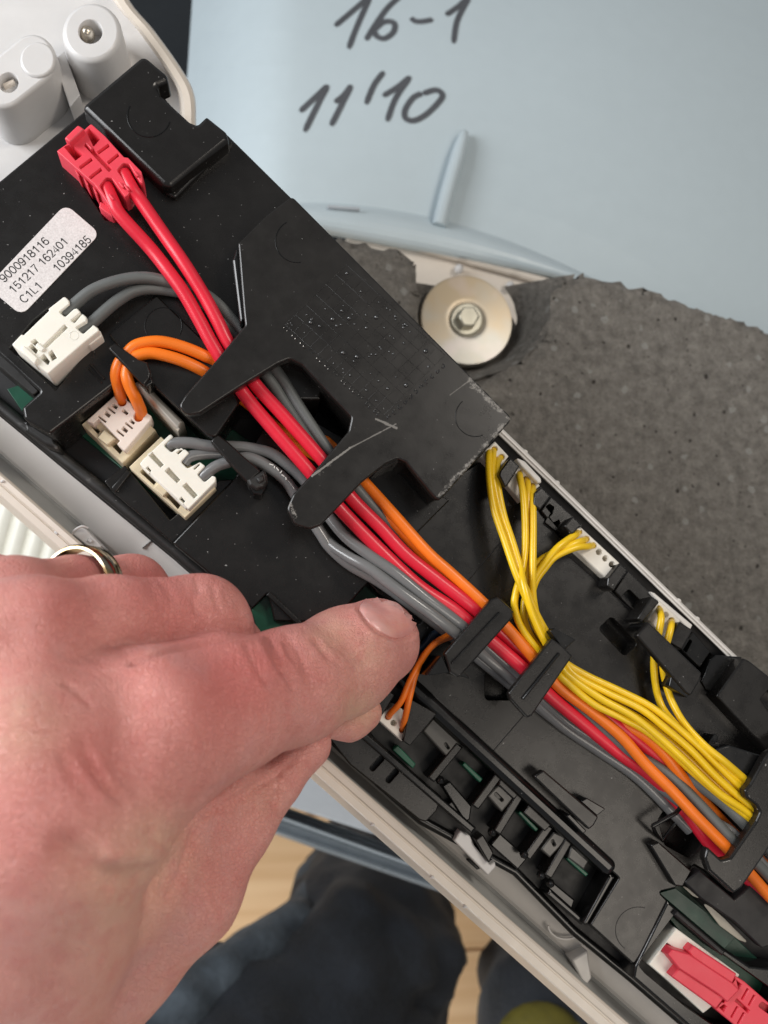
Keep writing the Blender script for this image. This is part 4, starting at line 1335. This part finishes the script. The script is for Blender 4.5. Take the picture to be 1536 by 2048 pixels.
TG = 'thin orange wires to the small plug'
wire('thin_orange_wire', 'thin orange wire to the small plug, left of the pair', [(776, 1436, -.02), (780, 1428, .2), (802, 1402, .45), (820, 1364, .55), (840, 1325, .6), (866, 1290, .62), (900, 1269, .62), (950, 1245, .55), (1000, 1270, .5)], .062, M['orange_wire'], TG)
wire('thin_orange_wire', 'thin orange wire to the small plug, right of the pair', [(804, 1462, -.05), (807, 1448, .2), (814, 1420, .42), (819, 1392, .5), (832, 1346, .55), (848, 1312, .56), (872, 1286, .55), (905, 1272, .5), (960, 1262, .45)], .062, M['orange_wire'], TG)
BGp = 'dark blue wires under the cable bundle'
for k, (dx, lab) in enumerate(((0, 'dark blue wire beneath the grey wires right of the thumb, upper'), (14, 'dark blue wire beneath the grey wires right of the thumb, lower'))):
    wire('blue_wire', lab, [(760+dx, 1330+dx, .25), (836+dx*.5, 1300+dx, .3), (880, 1262+dx, .35), (960, 1256+dx*.8, .3), (1100, 1380+dx, .25), (1240, 1470+dx*.5, .3), (1334, 1530-dx*.5, .35), (1390, 1560-dx*.5, .4), (1440, 1610, .3)], .075, M['blue_wire'], BGp)

YG = 'yellow wires from the white header plugs'
yw = .071
ends = {1: [(1172, 1350, .82), (1240, 1382, .86), (1297, 1411, .90), (1344, 1446, .94), (1396, 1491, .94), (1435, 1530, .9), (1490, 1584, .82), (1560, 1650, .7)],
        2: [(1152, 1352, .86), (1214, 1386, .90), (1282, 1419, .94), (1334, 1458, .98), (1383, 1501, .98), (1435, 1555, .94), (1502, 1616, .85), (1570, 1680, .7)],
        3: [(1140, 1354, .90), (1201, 1397, .96), (1266, 1432, 1.02), (1318, 1474, 1.04), (1370, 1522, 1.04), (1435, 1583, 1.0), (1500, 1630, .9), (1570, 1700, .7)],
        4: [(1132, 1362, .90), (1188, 1408, .90), (1240, 1434, .90), (1292, 1462, .92), (1344, 1505, .94), (1396, 1553, .92), (1448, 1597, .90), (1498, 1638, .85), (1570, 1710, .7)],
        5: [(1150, 1340, .70), (1230, 1388, .74), (1297, 1424, .76), (1360, 1470, .78), (1420, 1525, .78), (1480, 1590, .76), (1560, 1670, .65)],
        6: [(1140, 1348, .66), (1220, 1402, .72), (1290, 1444, .76), (1350, 1492, .78), (1410, 1548, .78), (1470, 1604, .76), (1560, 1690, .65)],
        7: [(1128, 1352, .74), (1190, 1396, .80), (1260, 1440, .80), (1310, 1476, .80), (1370, 1530, .80), (1440, 1592, .78), (1500, 1640, .75), (1570, 1705, .65)],
        8: [(1120, 1345, .62), (1200, 1410, .62), (1270, 1452, .64), (1330, 1500, .66), (1400, 1560, .68), (1480, 1625, .68), (1560, 1700, .6)]}
heads = {
    1: ('leftmost yellow wire from the plug under the retainer corner', [(979, 902, .25), (977, 915, .5), (979, 964, .66), (989, 1020, .72), (1010, 1081, .82), (1031, 1144, .95), (1050, 1190, 1.0), (1068, 1232, 1.0), (1096, 1284, .9), (1126, 1322, .82)]),
    2: ('middle yellow wire from the plug under the retainer corner', [(988, 898, .2), (986, 915, .45), (986, 960, .6), (998, 1020, .66), (1018, 1081, .76), (1036, 1140, .88), (1054, 1184, .92), (1076, 1234, .92), (1104, 1285, .86), (1130, 1326, .82)]),
    3: ('rightmost yellow wire from the plug under the retainer corner', [(1003, 914, .2), (994, 930, .5), (996, 975, .62), (1008, 1034, .7), (1024, 1081, .80), (1040, 1135, .9), (1048, 1172, 1.08), (1062, 1224, 1.1), (1090, 1284, .96), (1120, 1330, .86)]),
    4: ('left yellow wire from the plug beside the divider block', [(1038, 944, .2), (1041, 958, .5), (1046, 990, .62), (1051, 1046, .7), (1049, 1104, .78), (1042, 1150, .86), (1031, 1186, .9), (1030, 1215, .9), (1043, 1254, .9), (1076, 1300, .86), (1110, 1342, .84)]),
    5: ('middle yellow wire from the plug beside the divider block', [(1053, 957, .2), (1055, 972, .45), (1056, 1011, .55), (1058, 1060, .6), (1056, 1110, .68), (1055, 1160, .74), (1058, 1210, .76), (1075, 1262, .76), (1112, 1312, .7)]),
    6: ('right yellow wire from the plug beside the divider block', [(1065, 971, .2), (1066, 984, .5), (1066, 1010, .62), (1067, 1057, .72), (1065, 1128, .84), (1066, 1190, .86), (1076, 1242, .84), (1098, 1290, .78), (1124, 1330, .7)]),
    7: ('upper yellow wire from the long header plug, crossing to the left', [(1158, 1064, .2), (1150, 1070, .5), (1135, 1081, .6), (1113, 1097, .66), (1090, 1123, .62), (1068, 1156, .58), (1050, 1200, .58), (1052, 1252, .62), (1084, 1304, .7), (1106, 1334, .72)]),
    8: ('middle yellow wire from the long header plug', [(1173, 1078, .2), (1163, 1082, .5), (1146, 1088, .6), (1104, 1107, .56), (1074, 1126, .5), (1058, 1160, .5), (1060, 1210, .5), (1078, 1270, .55), (1104, 1322, .6)]),
}
for k in range(1, 9):
    wire('yellow_wire', heads[k][0], heads[k][1]+ends[k], yw, M['yellow_wire'], YG)
wire('yellow_wire', 'lowest yellow wire from the long header plug', [(1187, 1091, .2), (1176, 1093, .5), (1151, 1096, .62), (1113, 1112, .62), (1092, 1134, .56), (1070, 1166, .5), (1064, 1210, .46), (1080, 1262, .46), (1110, 1326, .5), (1180, 1400, .5), (1270, 1460, .5), (1370, 1540, .5), (1480, 1640, .5)], yw, M['yellow_wire'], YG)
wire('yellow_wire', 'left yellow wire passing under the long clip bar', [(1317, 1217, .2), (1320, 1224, .5), (1322, 1238, .6), (1318, 1262, .62), (1312, 1290, .6), (1309, 1316, .56), (1309, 1345, .52), (1314, 1382, .5), (1326, 1416, .56), (1350, 1448, .74), (1400, 1494, .86), (1440, 1528, .88), (1490, 1574, .8), (1560, 1640, .7)], yw, M['yellow_wire'], YG)
wire('yellow_wire', 'right yellow wire passing under the long clip bar', [(1343, 1241, .2), (1342, 1248, .5), (1340, 1262, .6), (1334, 1284, .62), (1328, 1306, .6), (1326, 1332, .58), (1332, 1366, .56), (1345, 1404, .64), (1368, 1446, .82), (1409, 1491, .96), (1448, 1522, .98), (1496, 1563, .85), (1560, 1620, .7)], yw, M['yellow_wire'], YG)
# worn white print on the light grey wire
M['print'] = plastic('white_print', (.7, .7, .66), .5)
for (x, y, L, a_) in ((543, 929, 9, .3), (549, 934, 5, 1.6), (555, 938, 8, .9), (562, 944, 6, 2.2), (566, 951, 7, .6), (572, 957, 6, 1.4)):
    q = plate('worn_print', quad((x-L/2*math.cos(a_), y-L/2*math.sin(a_)), (x+L/2*math.cos(a_), y+L/2*math.sin(a_)), 2), .80, .70, M['print'], None, r=.5, bev=.002)
    q.parent = lw
    q.matrix_parent_inverse = Matrix.Translation(-lw.location)

# ================================================================ PERSON
def surface_nets(vals, org, h):
    s = vals < 0
    nx, ny, nz = vals.shape
    occ = np.zeros((nx-1, ny-1, nz-1), int)
    for dx in (0, 1):
        for dy in (0, 1):
            for dz in (0, 1):
                occ += s[dx:nx-1+dx, dy:ny-1+dy, dz:nz-1+dz]
    act = (occ > 0) & (occ < 8)
    idx = -np.ones(act.shape, int)
    ii = np.argwhere(act)
    idx[act] = np.arange(len(ii))
    acc = np.zeros((len(ii), 3))
    cnt = np.zeros(len(ii))
    cor = [(0, 0, 0), (1, 0, 0), (0, 1, 0), (1, 1, 0), (0, 0, 1), (1, 0, 1), (0, 1, 1), (1, 1, 1)]
    for a in range(8):
        for b in range(a+1, 8):
            if sum(abs(cor[a][k]-cor[b][k]) for k in range(3)) != 1:
                continue
            ca, cb = np.array(cor[a]), np.array(cor[b])
            va = vals[tuple((ii+ca).T)]
            vb = vals[tuple((ii+cb).T)]
            m = (va < 0) != (vb < 0)
            t = np.where(m, va/np.where(m, va-vb, 1), 0)
            acc[m] += (ca+(cb-ca)*t[:, None])[m]
            cnt[m] += 1
    verts = org+h*(ii+acc/cnt[:, None])
    faces = []
    for ax in range(3):
        o1, o2 = [k for k in range(3) if k != ax]
        sl0 = [slice(None)]*3
        sl1 = [slice(None)]*3
        sl0[ax] = slice(0, -1)
        sl1[ax] = slice(1, None)
        a, b = s[tuple(sl0)], s[tuple(sl1)]
        e = np.argwhere(a != b)
        e = e[(e[:, o1] > 0) & (e[:, o2] > 0) & (e[:, o1] < vals.shape[o1]-1) & (e[:, o2] < vals.shape[o2]-1)]
        flip = a[tuple(e.T)]
        d1, d2 = np.zeros(3, int), np.zeros(3, int)
        d1[o1], d2[o2] = 1, 1
        q = np.stack([idx[tuple((e-d1-d2).T)], idx[tuple((e-d2).T)], idx[tuple(e.T)], idx[tuple((e-d1).T)]], 1)
        if ax == 1:
            flip = ~flip
        q[~flip] = q[~flip][:, ::-1]
        faces.append(q)
    return verts, np.concatenate(faces)


def cone(pts, a, b):
    """signed distance to a round cone, a/b = (x,y,z,r)"""
    pa, pb = np.array(a[:3]), np.array(b[:3])
    d = pb-pa
    t = np.clip(((pts-pa)@d)/max(1e-9, d@d), 0, 1)
    c = pa+t[..., None]*d
    return np.linalg.norm(pts-c, axis=-1)-(a[3]+(b[3]-a[3])*t)


def smin(a, b, k):
    h = np.clip(.5+.5*(b-a)/k, 0, 1)
    return b+(a-b)*h-k*h*(1-h)


def chain(pts, nodes, k=.2):
    d = None
    for a, b in zip(nodes, nodes[1:]):
        e = cone(pts, a, b)
        d = e if d is None else smin(d, e, k)
    return d


def nd(x, y, z, r):
    p = P(x, y, z)
    return (p.x, p.y, p.z, W(r, p))


pe = thing('person', 'person in dark navy trousers reaching in with a bare hand, thumb pressed under the cables', 'person', P(300, 1700, -3))
index = [nd(-170, 1300, 4.7, 112), nd(60, 1268, 4.2, 98), nd(220, 1252, 3.3, 97), nd(400, 1254, 2.2, 101), nd(430, 1300, 1.3, 85), nd(560, 1400, .9, 66), nd(700, 1428, .55, 48), nd(735, 1424, .5, 26)]
middle = [nd(-260, 1340, 3.9, 110), nd(-170, 1225, 4.2, 86), nd(30, 1200, 3.5, 82), nd(150, 1192, 2.3, 78), nd(262, 1188, 1.2, 73), nd(330, 1250, .3, 60)]
ringf = [nd(-260, 1340, 3.0, 100), nd(-170, 1200, 2.6, 76), nd(-12, 1190, 1.8, 74), nd(70, 1240, .8, 66)]
thumb = [nd(300, 1462, 4.0, 158), nd(440, 1410, 3.3, 134), nd(585, 1372, 2.3, 110), nd(690, 1324, 1.45, 99), nd(752, 1284, .80, 88)]
meta = [nd(300, 1470, 4.0, 160), nd(120, 1640, 4.6, 195), nd(40, 1800, 3.7, 215), nd(0, 2000, 1.9, 240)]
back = [nd(-220, 1400, 3.4, 180), nd(-110, 1560, 3.7, 240), nd(-60, 1800, 2.9, 275), nd(-40, 2250, -.4, 330), nd(-120, 2700, -2.5, 360)]
ridge = [nd(60, 1285, 4.25, 96), nd(52, 1470, 5.0, 108), nd(30, 1620, 4.8, 140), nd(0, 1850, 3.4, 190)]
band = [nd(610, 1490, 1.1, 52), nd(540, 1570, 1.5, 45), nd(474, 1648, 1.8, 66), nd(375, 1785, 2.2, 98), nd(225, 1912, 2.2, 125), nd(60, 2080, 1.5, 160)]
fill = [nd(430, 1560, 1.9, 90), nd(250, 1720, 2.7, 150), nd(100, 1900, 2.5, 190)]
nodes_all = np.array(index+middle+ringf+thumb+meta+band)
h = .052
lo = np.array([P(-280, 1700, 3).x, P(300, 2330, 3).y, -1.4])
hi = np.array([nd(840, 1250, 1, 0)[0]+.25, P(100, 1085, 2.5).y+.15, 8.2])
ax_ = [np.arange(lo[k], hi[k], h) for k in range(3)]
Gd = np.stack(np.meshgrid(*ax_, indexing='ij'), -1).astype(np.float32)
d_back = smin(chain(Gd, back, .6), chain(Gd, ridge, .4), .55)
d_index = chain(Gd, index, .25)
d_thumb = smin(chain(Gd, thumb, .35), chain(Gd, meta, .6), .5)
d_th = smin(d_thumb, d_back, .85)
d_ix = smin(d_index, d_back, .7)
d = smin(d_th, d_ix, .06)
d = smin(d, smin(chain(Gd, band, .4), chain(Gd, fill, .4), .3), .13)
d = smin(d, smin(chain(Gd, middle, .25), d_back+.25, .4), .10)
d = smin(d, chain(Gd, ringf, .25), .10)
# close the solid at the box faces so that it stays one watertight skin
d[0], d[-1], d[:, 0], d[:, -1], d[:, :, 0], d[:, :, -1] = 1, 1, 1, 1, 1, 1
hv, hf = surface_nets(d.astype(np.float64), lo, h)
del d, d_back, d_index, d_thumb, d_th, d_ix, Gd
me = bpy.data.meshes.new('hand')
me.from_pydata(hv.tolist(), [], hf.tolist())
me.polygons.foreach_set('use_smooth', [True]*len(me.polygons))
me.update()
bm = bmesh.new()
bm.from_mesh(me)
for _ in range(3):
    bmesh.ops.smooth_vert(bm, verts=bm.verts, factor=.5, use_axis_x=True, use_axis_y=True, use_axis_z=True)
bm.normal_update()
bm.to_mesh(me)
bm.free()
nv = len(me.vertices)
co = np.empty(nv*3); me.vertices.foreach_get('co', co); co = co.reshape(-1, 3)
nr = np.empty(nv*3); me.vertices.foreach_get('normal', nr); nr = nr.reshape(-1, 3)
px, py = to_px(co)
view = np.array(CAM)-co
view /= np.linalg.norm(view, axis=1)[:, None]
front = np.clip((nr*view).sum(1)*3, 0, 1)


def seg_dist(pl):
    best = np.full(nv, 1e9)
    for (x0, y0), (x1, y1) in zip(pl, pl[1:]):
        dx, dy = x1-x0, y1-y0
        t = np.clip(((px-x0)*dx+(py-y0)*dy)/(dx*dx+dy*dy), 0, 1)
        best = np.minimum(best, np.hypot(px-x0-t*dx, py-y0-t*dy))
    return best


disp = np.zeros(nv)
creases = [  # polyline, width px, depth cm (negative = furrow, positive = ridge)
    ([(265, 1326), (330, 1306), (400, 1287), (470, 1270), (508, 1266)], 6, -.07),
    ([(540, 1276), (548, 1300), (566, 1340), (588, 1378)], 6, -.05),
    ([(520, 1282), (530, 1312), (552, 1352)], 9, .03),
    ([(560, 1290), (575, 1322), (598, 1362)], 9, .03),
    ([(575, 1272), (600, 1310), (622, 1360), (628, 1390)], 6, -.03),
    ([(492, 1290), (510, 1330), (536, 1372)], 6, -.025),
    ([(640, 1262), (690, 1290), (730, 1330)], 16, -.03),
    ([(700, 1300), (745, 1320), (785, 1340)], 14, -.02),
    ([(165, 1490), (185, 1530), (215, 1572), (250, 1600)], 11, -.05),
    ([(130, 1520), (150, 1560), (180, 1590)], 14, -.03),
    ([(230, 1520), (250, 1550), (280, 1590)], 14, -.03),
    ([(250, 1370), (255, 1430), (250, 1500), (270, 1570)], 40, -.07),
    ([(330, 1350), (400, 1420), (470, 1500)], 60, .04),
    ([(300, 1668), (320, 1684), (345, 1668)], 15, -.06),
    ([(366, 1640), (376, 1658), (394, 1666)], 13, -.04),
    ([(395, 1655), (392, 1690), (372, 1750), (340, 1800)], 7, -.05),
    ([(345, 1680), (300, 1705), (220, 1712)], 26, .10),
    ([(140, 1700), (220, 1760), (330, 1765), (380, 1700)], 38, -.13),
    ([(556, 1545), (555, 1590), (545, 1610)], 5, -.05),
    ([(590, 1518), (540, 1560), (470, 1600), (410, 1630)], 7, -.05),
    ([(708, 1222), (722, 1246), (746, 1270), (788, 1288), (826, 1278), (843, 1256)], 7, .035),
    ([(717, 1222), (736, 1247), (761, 1267), (788, 1279), (818, 1271), (834, 1254)], 4, -.04),
    ([(455, 1175), (480, 1215), (490, 1260)], 6, -.015),
    ([(330, 1165), (345, 1200)], 8, -.012),
    ([(300, 1170), (318, 1215)], 8, -.012),
    ([(40, 1440), (50, 1500), (40, 1580)], 60, .06),
    ([(180, 1240), (120, 1260), (40, 1270)], 40, -.06),
]
r3 = np.random.default_rng(21)
for (x0, y0, ang, n_, spread, L_) in ((575, 1320, 1.15, 9, 34, 70), (410, 1200, 1.2, 7, 50, 46), (200, 1540, .95, 9, 55, 80), (470, 1585, 2.6, 8, 50, 90), (330, 1740, 2.2, 5, 70, 80), (660, 1300, 1.0, 6, 30, 50), (150, 1330, .3, 6, 70, 90)):
    for _ in range(n_):
        cx_, cy_ = x0+r3.normal(0, spread*.6), y0+r3.normal(0, spread*.6)
        a_, l_ = ang+r3.normal(0, .18), L_*r3.uniform(.4, 1)/2
        dx_, dy_ = math.cos(a_)*l_, math.sin(a_)*l_
        k_ = r3.normal(0, .12)*l_
        creases.append(([(cx_-dx_, cy_-dy_), (cx_-dy_/l_*k_, cy_+dx_/l_*k_), (cx_+dx_, cy_+dy_)], r3.uniform(4, 6), -r3.uniform(.010, .026)))
for pl, w, dep in creases:
    disp += dep*np.exp(-(seg_dist(pl)/w)**2)*front
# fine uneven skin
ph = rng.uniform(0, 6.28, (14, 1))
kk = rng.normal(0, 1, (14, 3))
kk = kk/np.linalg.norm(kk, axis=1)[:, None]*rng.uniform(2.0, 6.0, (14, 1))
disp += .006*np.sin(kk@co.T+ph).sum(0)*.6
co = co+nr*disp[:, None]
me.vertices.foreach_set('co', co.ravel())
me.update()


def spot(lst):
    out = np.zeros(nv)
    for x, y, r, a in lst:
        out += a*np.exp(-(((px-x)**2+(py-y)**2)/(r*r)))
    return np.clip(out, 0, 1)


flush = spot([(120, 1500, 80, .35), (480, 1350, 90, .8), (400, 1420, 130, .5), (190, 1530, 110, .5), (360, 1210, 90, .55), (110, 1260, 110, .45), (560, 1310, 60, .35), (150, 1150, 80, .5), (290, 1150, 60, .6), (60, 1650, 150, .35), (420, 1700, 120, .25), (650, 1380, 90, .25), (700, 1250, 40, .3)])
palef = spot([(330, 1690, 70, .5), (250, 1760, 110, .4), (40, 1450, 90, .45), (660, 1262, 40, .5), (735, 1310, 40, .4), (220, 1880, 140, .3), (720, 1420, 50, .7), (520, 1600, 50, .2)])
wrf = spot([(570, 1320, 75, 1.6), (400, 1200, 90, .9), (640, 1340, 90, .7), (200, 1540, 110, 1.0), (480, 1580, 120, .8), (300, 1700, 120, .9), (280, 1130, 60, .8), (300, 1420, 220, .35)])
for nm, arr in (('flush', flush), ('pale', palef), ('wrinkle', wrf)):
    at = me.attributes.new(nm, 'FLOAT', 'POINT')
    at.data.foreach_set('value', arr.astype(np.float32))
hand = link('hand', me, M['skin'], pe)
hand['label'] = 'bare hand with a flushed thumb and curled fingers'
bvh = BVHTree.FromPolygons([Vector(v) for v in co], hf.tolist())

# thumb nail laid on the thumb
nail_px = [(717, 1222), (722, 1206), (741, 1191), (769, 1182), (800, 1188), (820, 1202), (834, 1228), (832, 1254), (818, 1270), (788, 1278), (761, 1266), (736, 1246)]
cx = sum(p[0] for p in nail_px)/len(nail_px)
cy = sum(p[1] for p in nail_px)/len(nail_px)
npl = [Vector((p.x, p.y)) for p in spline([(x, y, 0) for x, y in nail_px+nail_px[:1]], 4)[:-1]]
g = Geo()
prevl = None
for f, off in ((1.0, -.03), (.985, .012), (.94, .028), (.75, .036), (.5, .04), (.25, .042), (.05, .042)):
    l = []
    for p in npl:
        x, y = cx+(p.x-cx)*f, cy+(p.y-cy)*f
        dr = ray(x, y).normalized()
        hit, nn_, _, _ = bvh.ray_cast(CAM, dr)
        if hit is None:
            hit, nn_, _, _ = bvh.find_nearest(P(x, y, 1.4))
        l.append(g.add(hit+nn_*off))
    if prevl:
        g.bridge(prevl, l)
    prevl = l
g.f.append(tuple(prevl))
nailo = g.obj('thumb_nail', M['nail'], hand)
bm = bmesh.new(); bm.from_mesh(nailo.data); bmesh.ops.recalc_face_normals(bm, faces=bm.faces); bm.to_mesh(nailo.data); bm.free()

# ring on the middle finger
rg = thing('finger_ring', 'worn gold and silver band on the finger', 'ring', P(150, 1190, 2.1))
c0 = P(161, 1181, 2.3)
a0 = (P(30, 1200, 3.5)-P(262, 1190, 1.2)).normalized()
a0 = (a0+Vector((0, .06, .05))).normalized()
e1 = a0.cross(Vector((0, 0, 1))).normalized()
e2 = e1.cross(a0)
Rr = W(86, c0)
for nm, prof_, mt in (('band', [(-.19, -.03), (-.19, .02), (-.155, .045), (-.04, .045), (-.025, .015), (.0, .015), (.015, .045), (.15, .042), (.19, .012), (.19, -.03)], M['gold']),):
    g = Geo()
    rings_ = []
    for t in np.linspace(0, 2*math.pi, 64, endpoint=False):
        dr = e1*math.cos(t)+e2*math.sin(t)
        rings_.append([g.add(c0+a0*u_+dr*(Rr+v_)) for u_, v_ in prof_])
    for i in range(64):
        g.bridge(rings_[i], rings_[(i+1) % 64])
    g.obj(nm, mt, rg)

# trousers
def cloth_blob(name, nodes_, h, k, seed, parent, amp=.5):
    arr = np.array([n[:3] for n in nodes_])
    rad = max(n[3] for n in nodes_)+1.2
    lo, hi = arr.min(0)-rad, arr.max(0)+rad
    ax_ = [np.arange(lo[i], hi[i], h) for i in range(3)]
    G_ = np.stack(np.meshgrid(*ax_, indexing='ij'), -1)
    d = chain(G_, nodes_, k)
    r2 = np.random.default_rng(seed)
    for _ in range(9):
        w = r2.normal(0, 1, 3)
        w = w/np.linalg.norm(w)*r2.uniform(.35, 1.3)
        d += amp*.22*(1-2*np.abs(np.sin(.5*(G_@w)+r2.uniform(0, 6.28)+.7*np.sin(G_[..., 0]*.25+G_[..., 1]*.2+r2.uniform(0, 6)))))
    for _ in range(8):
        w = r2.normal(0, 1, 3)
        w = w/np.linalg.norm(w)*r2.uniform(1.4, 3.0)
        d += amp*.12*(1-2*np.abs(np.sin(.5*(G_@w)+r2.uniform(0, 6.28)+1.1*np.sin(G_[..., 0]*.5+G_[..., 1]*.4+r2.uniform(0, 6)))))
    v, f = surface_nets(d, lo, h)
    return from_data(name, v, f, M['cloth'], parent)


cloth_blob('trouser_leg', [nd(60, 2350, -24, 310), nd(440, 2150, -25, 200), nd(650, 1995, -27, 138), nd(722, 1915, -29, 138), nd(748, 1830, -33, 118), nd(752, 1735, -40, 105)], .5, 1.5, 3, pe, .8)
cloth_blob('trouser_leg', [nd(1400, 2330, -24, 330), nd(1190, 2080, -26, 200), nd(1120, 1990, -30, 130), nd(1110, 1950, -40, 110)], .6, 1.5, 5, pe)
fl_nodes = [nd(250, 2075, -22.2, 62), nd(370, 1992, -22.6, 56), nd(450, 1932, -23.3, 42), nd(520, 1890, -25, 40), nd(588, 1852, -27, 32), nd(618, 1800, -30, 30), nd(650, 1735, -35, 30), nd(690, 1690, -38, 26)]
fo = cloth_blob('side_seam', fl_nodes, .3, .4, 9, pe, .45)
fo.data.materials.clear()
M['cloth_faded'] = M['cloth'].copy()
fo.data.materials.append(M['cloth_faded'])
for n_ in M['cloth_faded'].node_tree.nodes:
    if n_.type == 'MIX':
        n_.inputs[6].default_value = (.020, .027, .036, 1)
        n_.inputs[7].default_value = (.10, .125, .15, 1)
kp = thing('rag', 'dull yellow cloth lump at the bottom edge beyond the fascia rim', 'cloth', P(1075, 2080, -22))
Geo().ball(P(1078, 2085, -22), 1.9, 1.6, 1.2, 20, 12).obj('fold', M['yellow_cloth'], kp)
Geo().ball(P(1110, 2092, -22), 1.8, 1.2, 1.3, 20, 12).obj('fold', M['yellow_cloth'], kp)
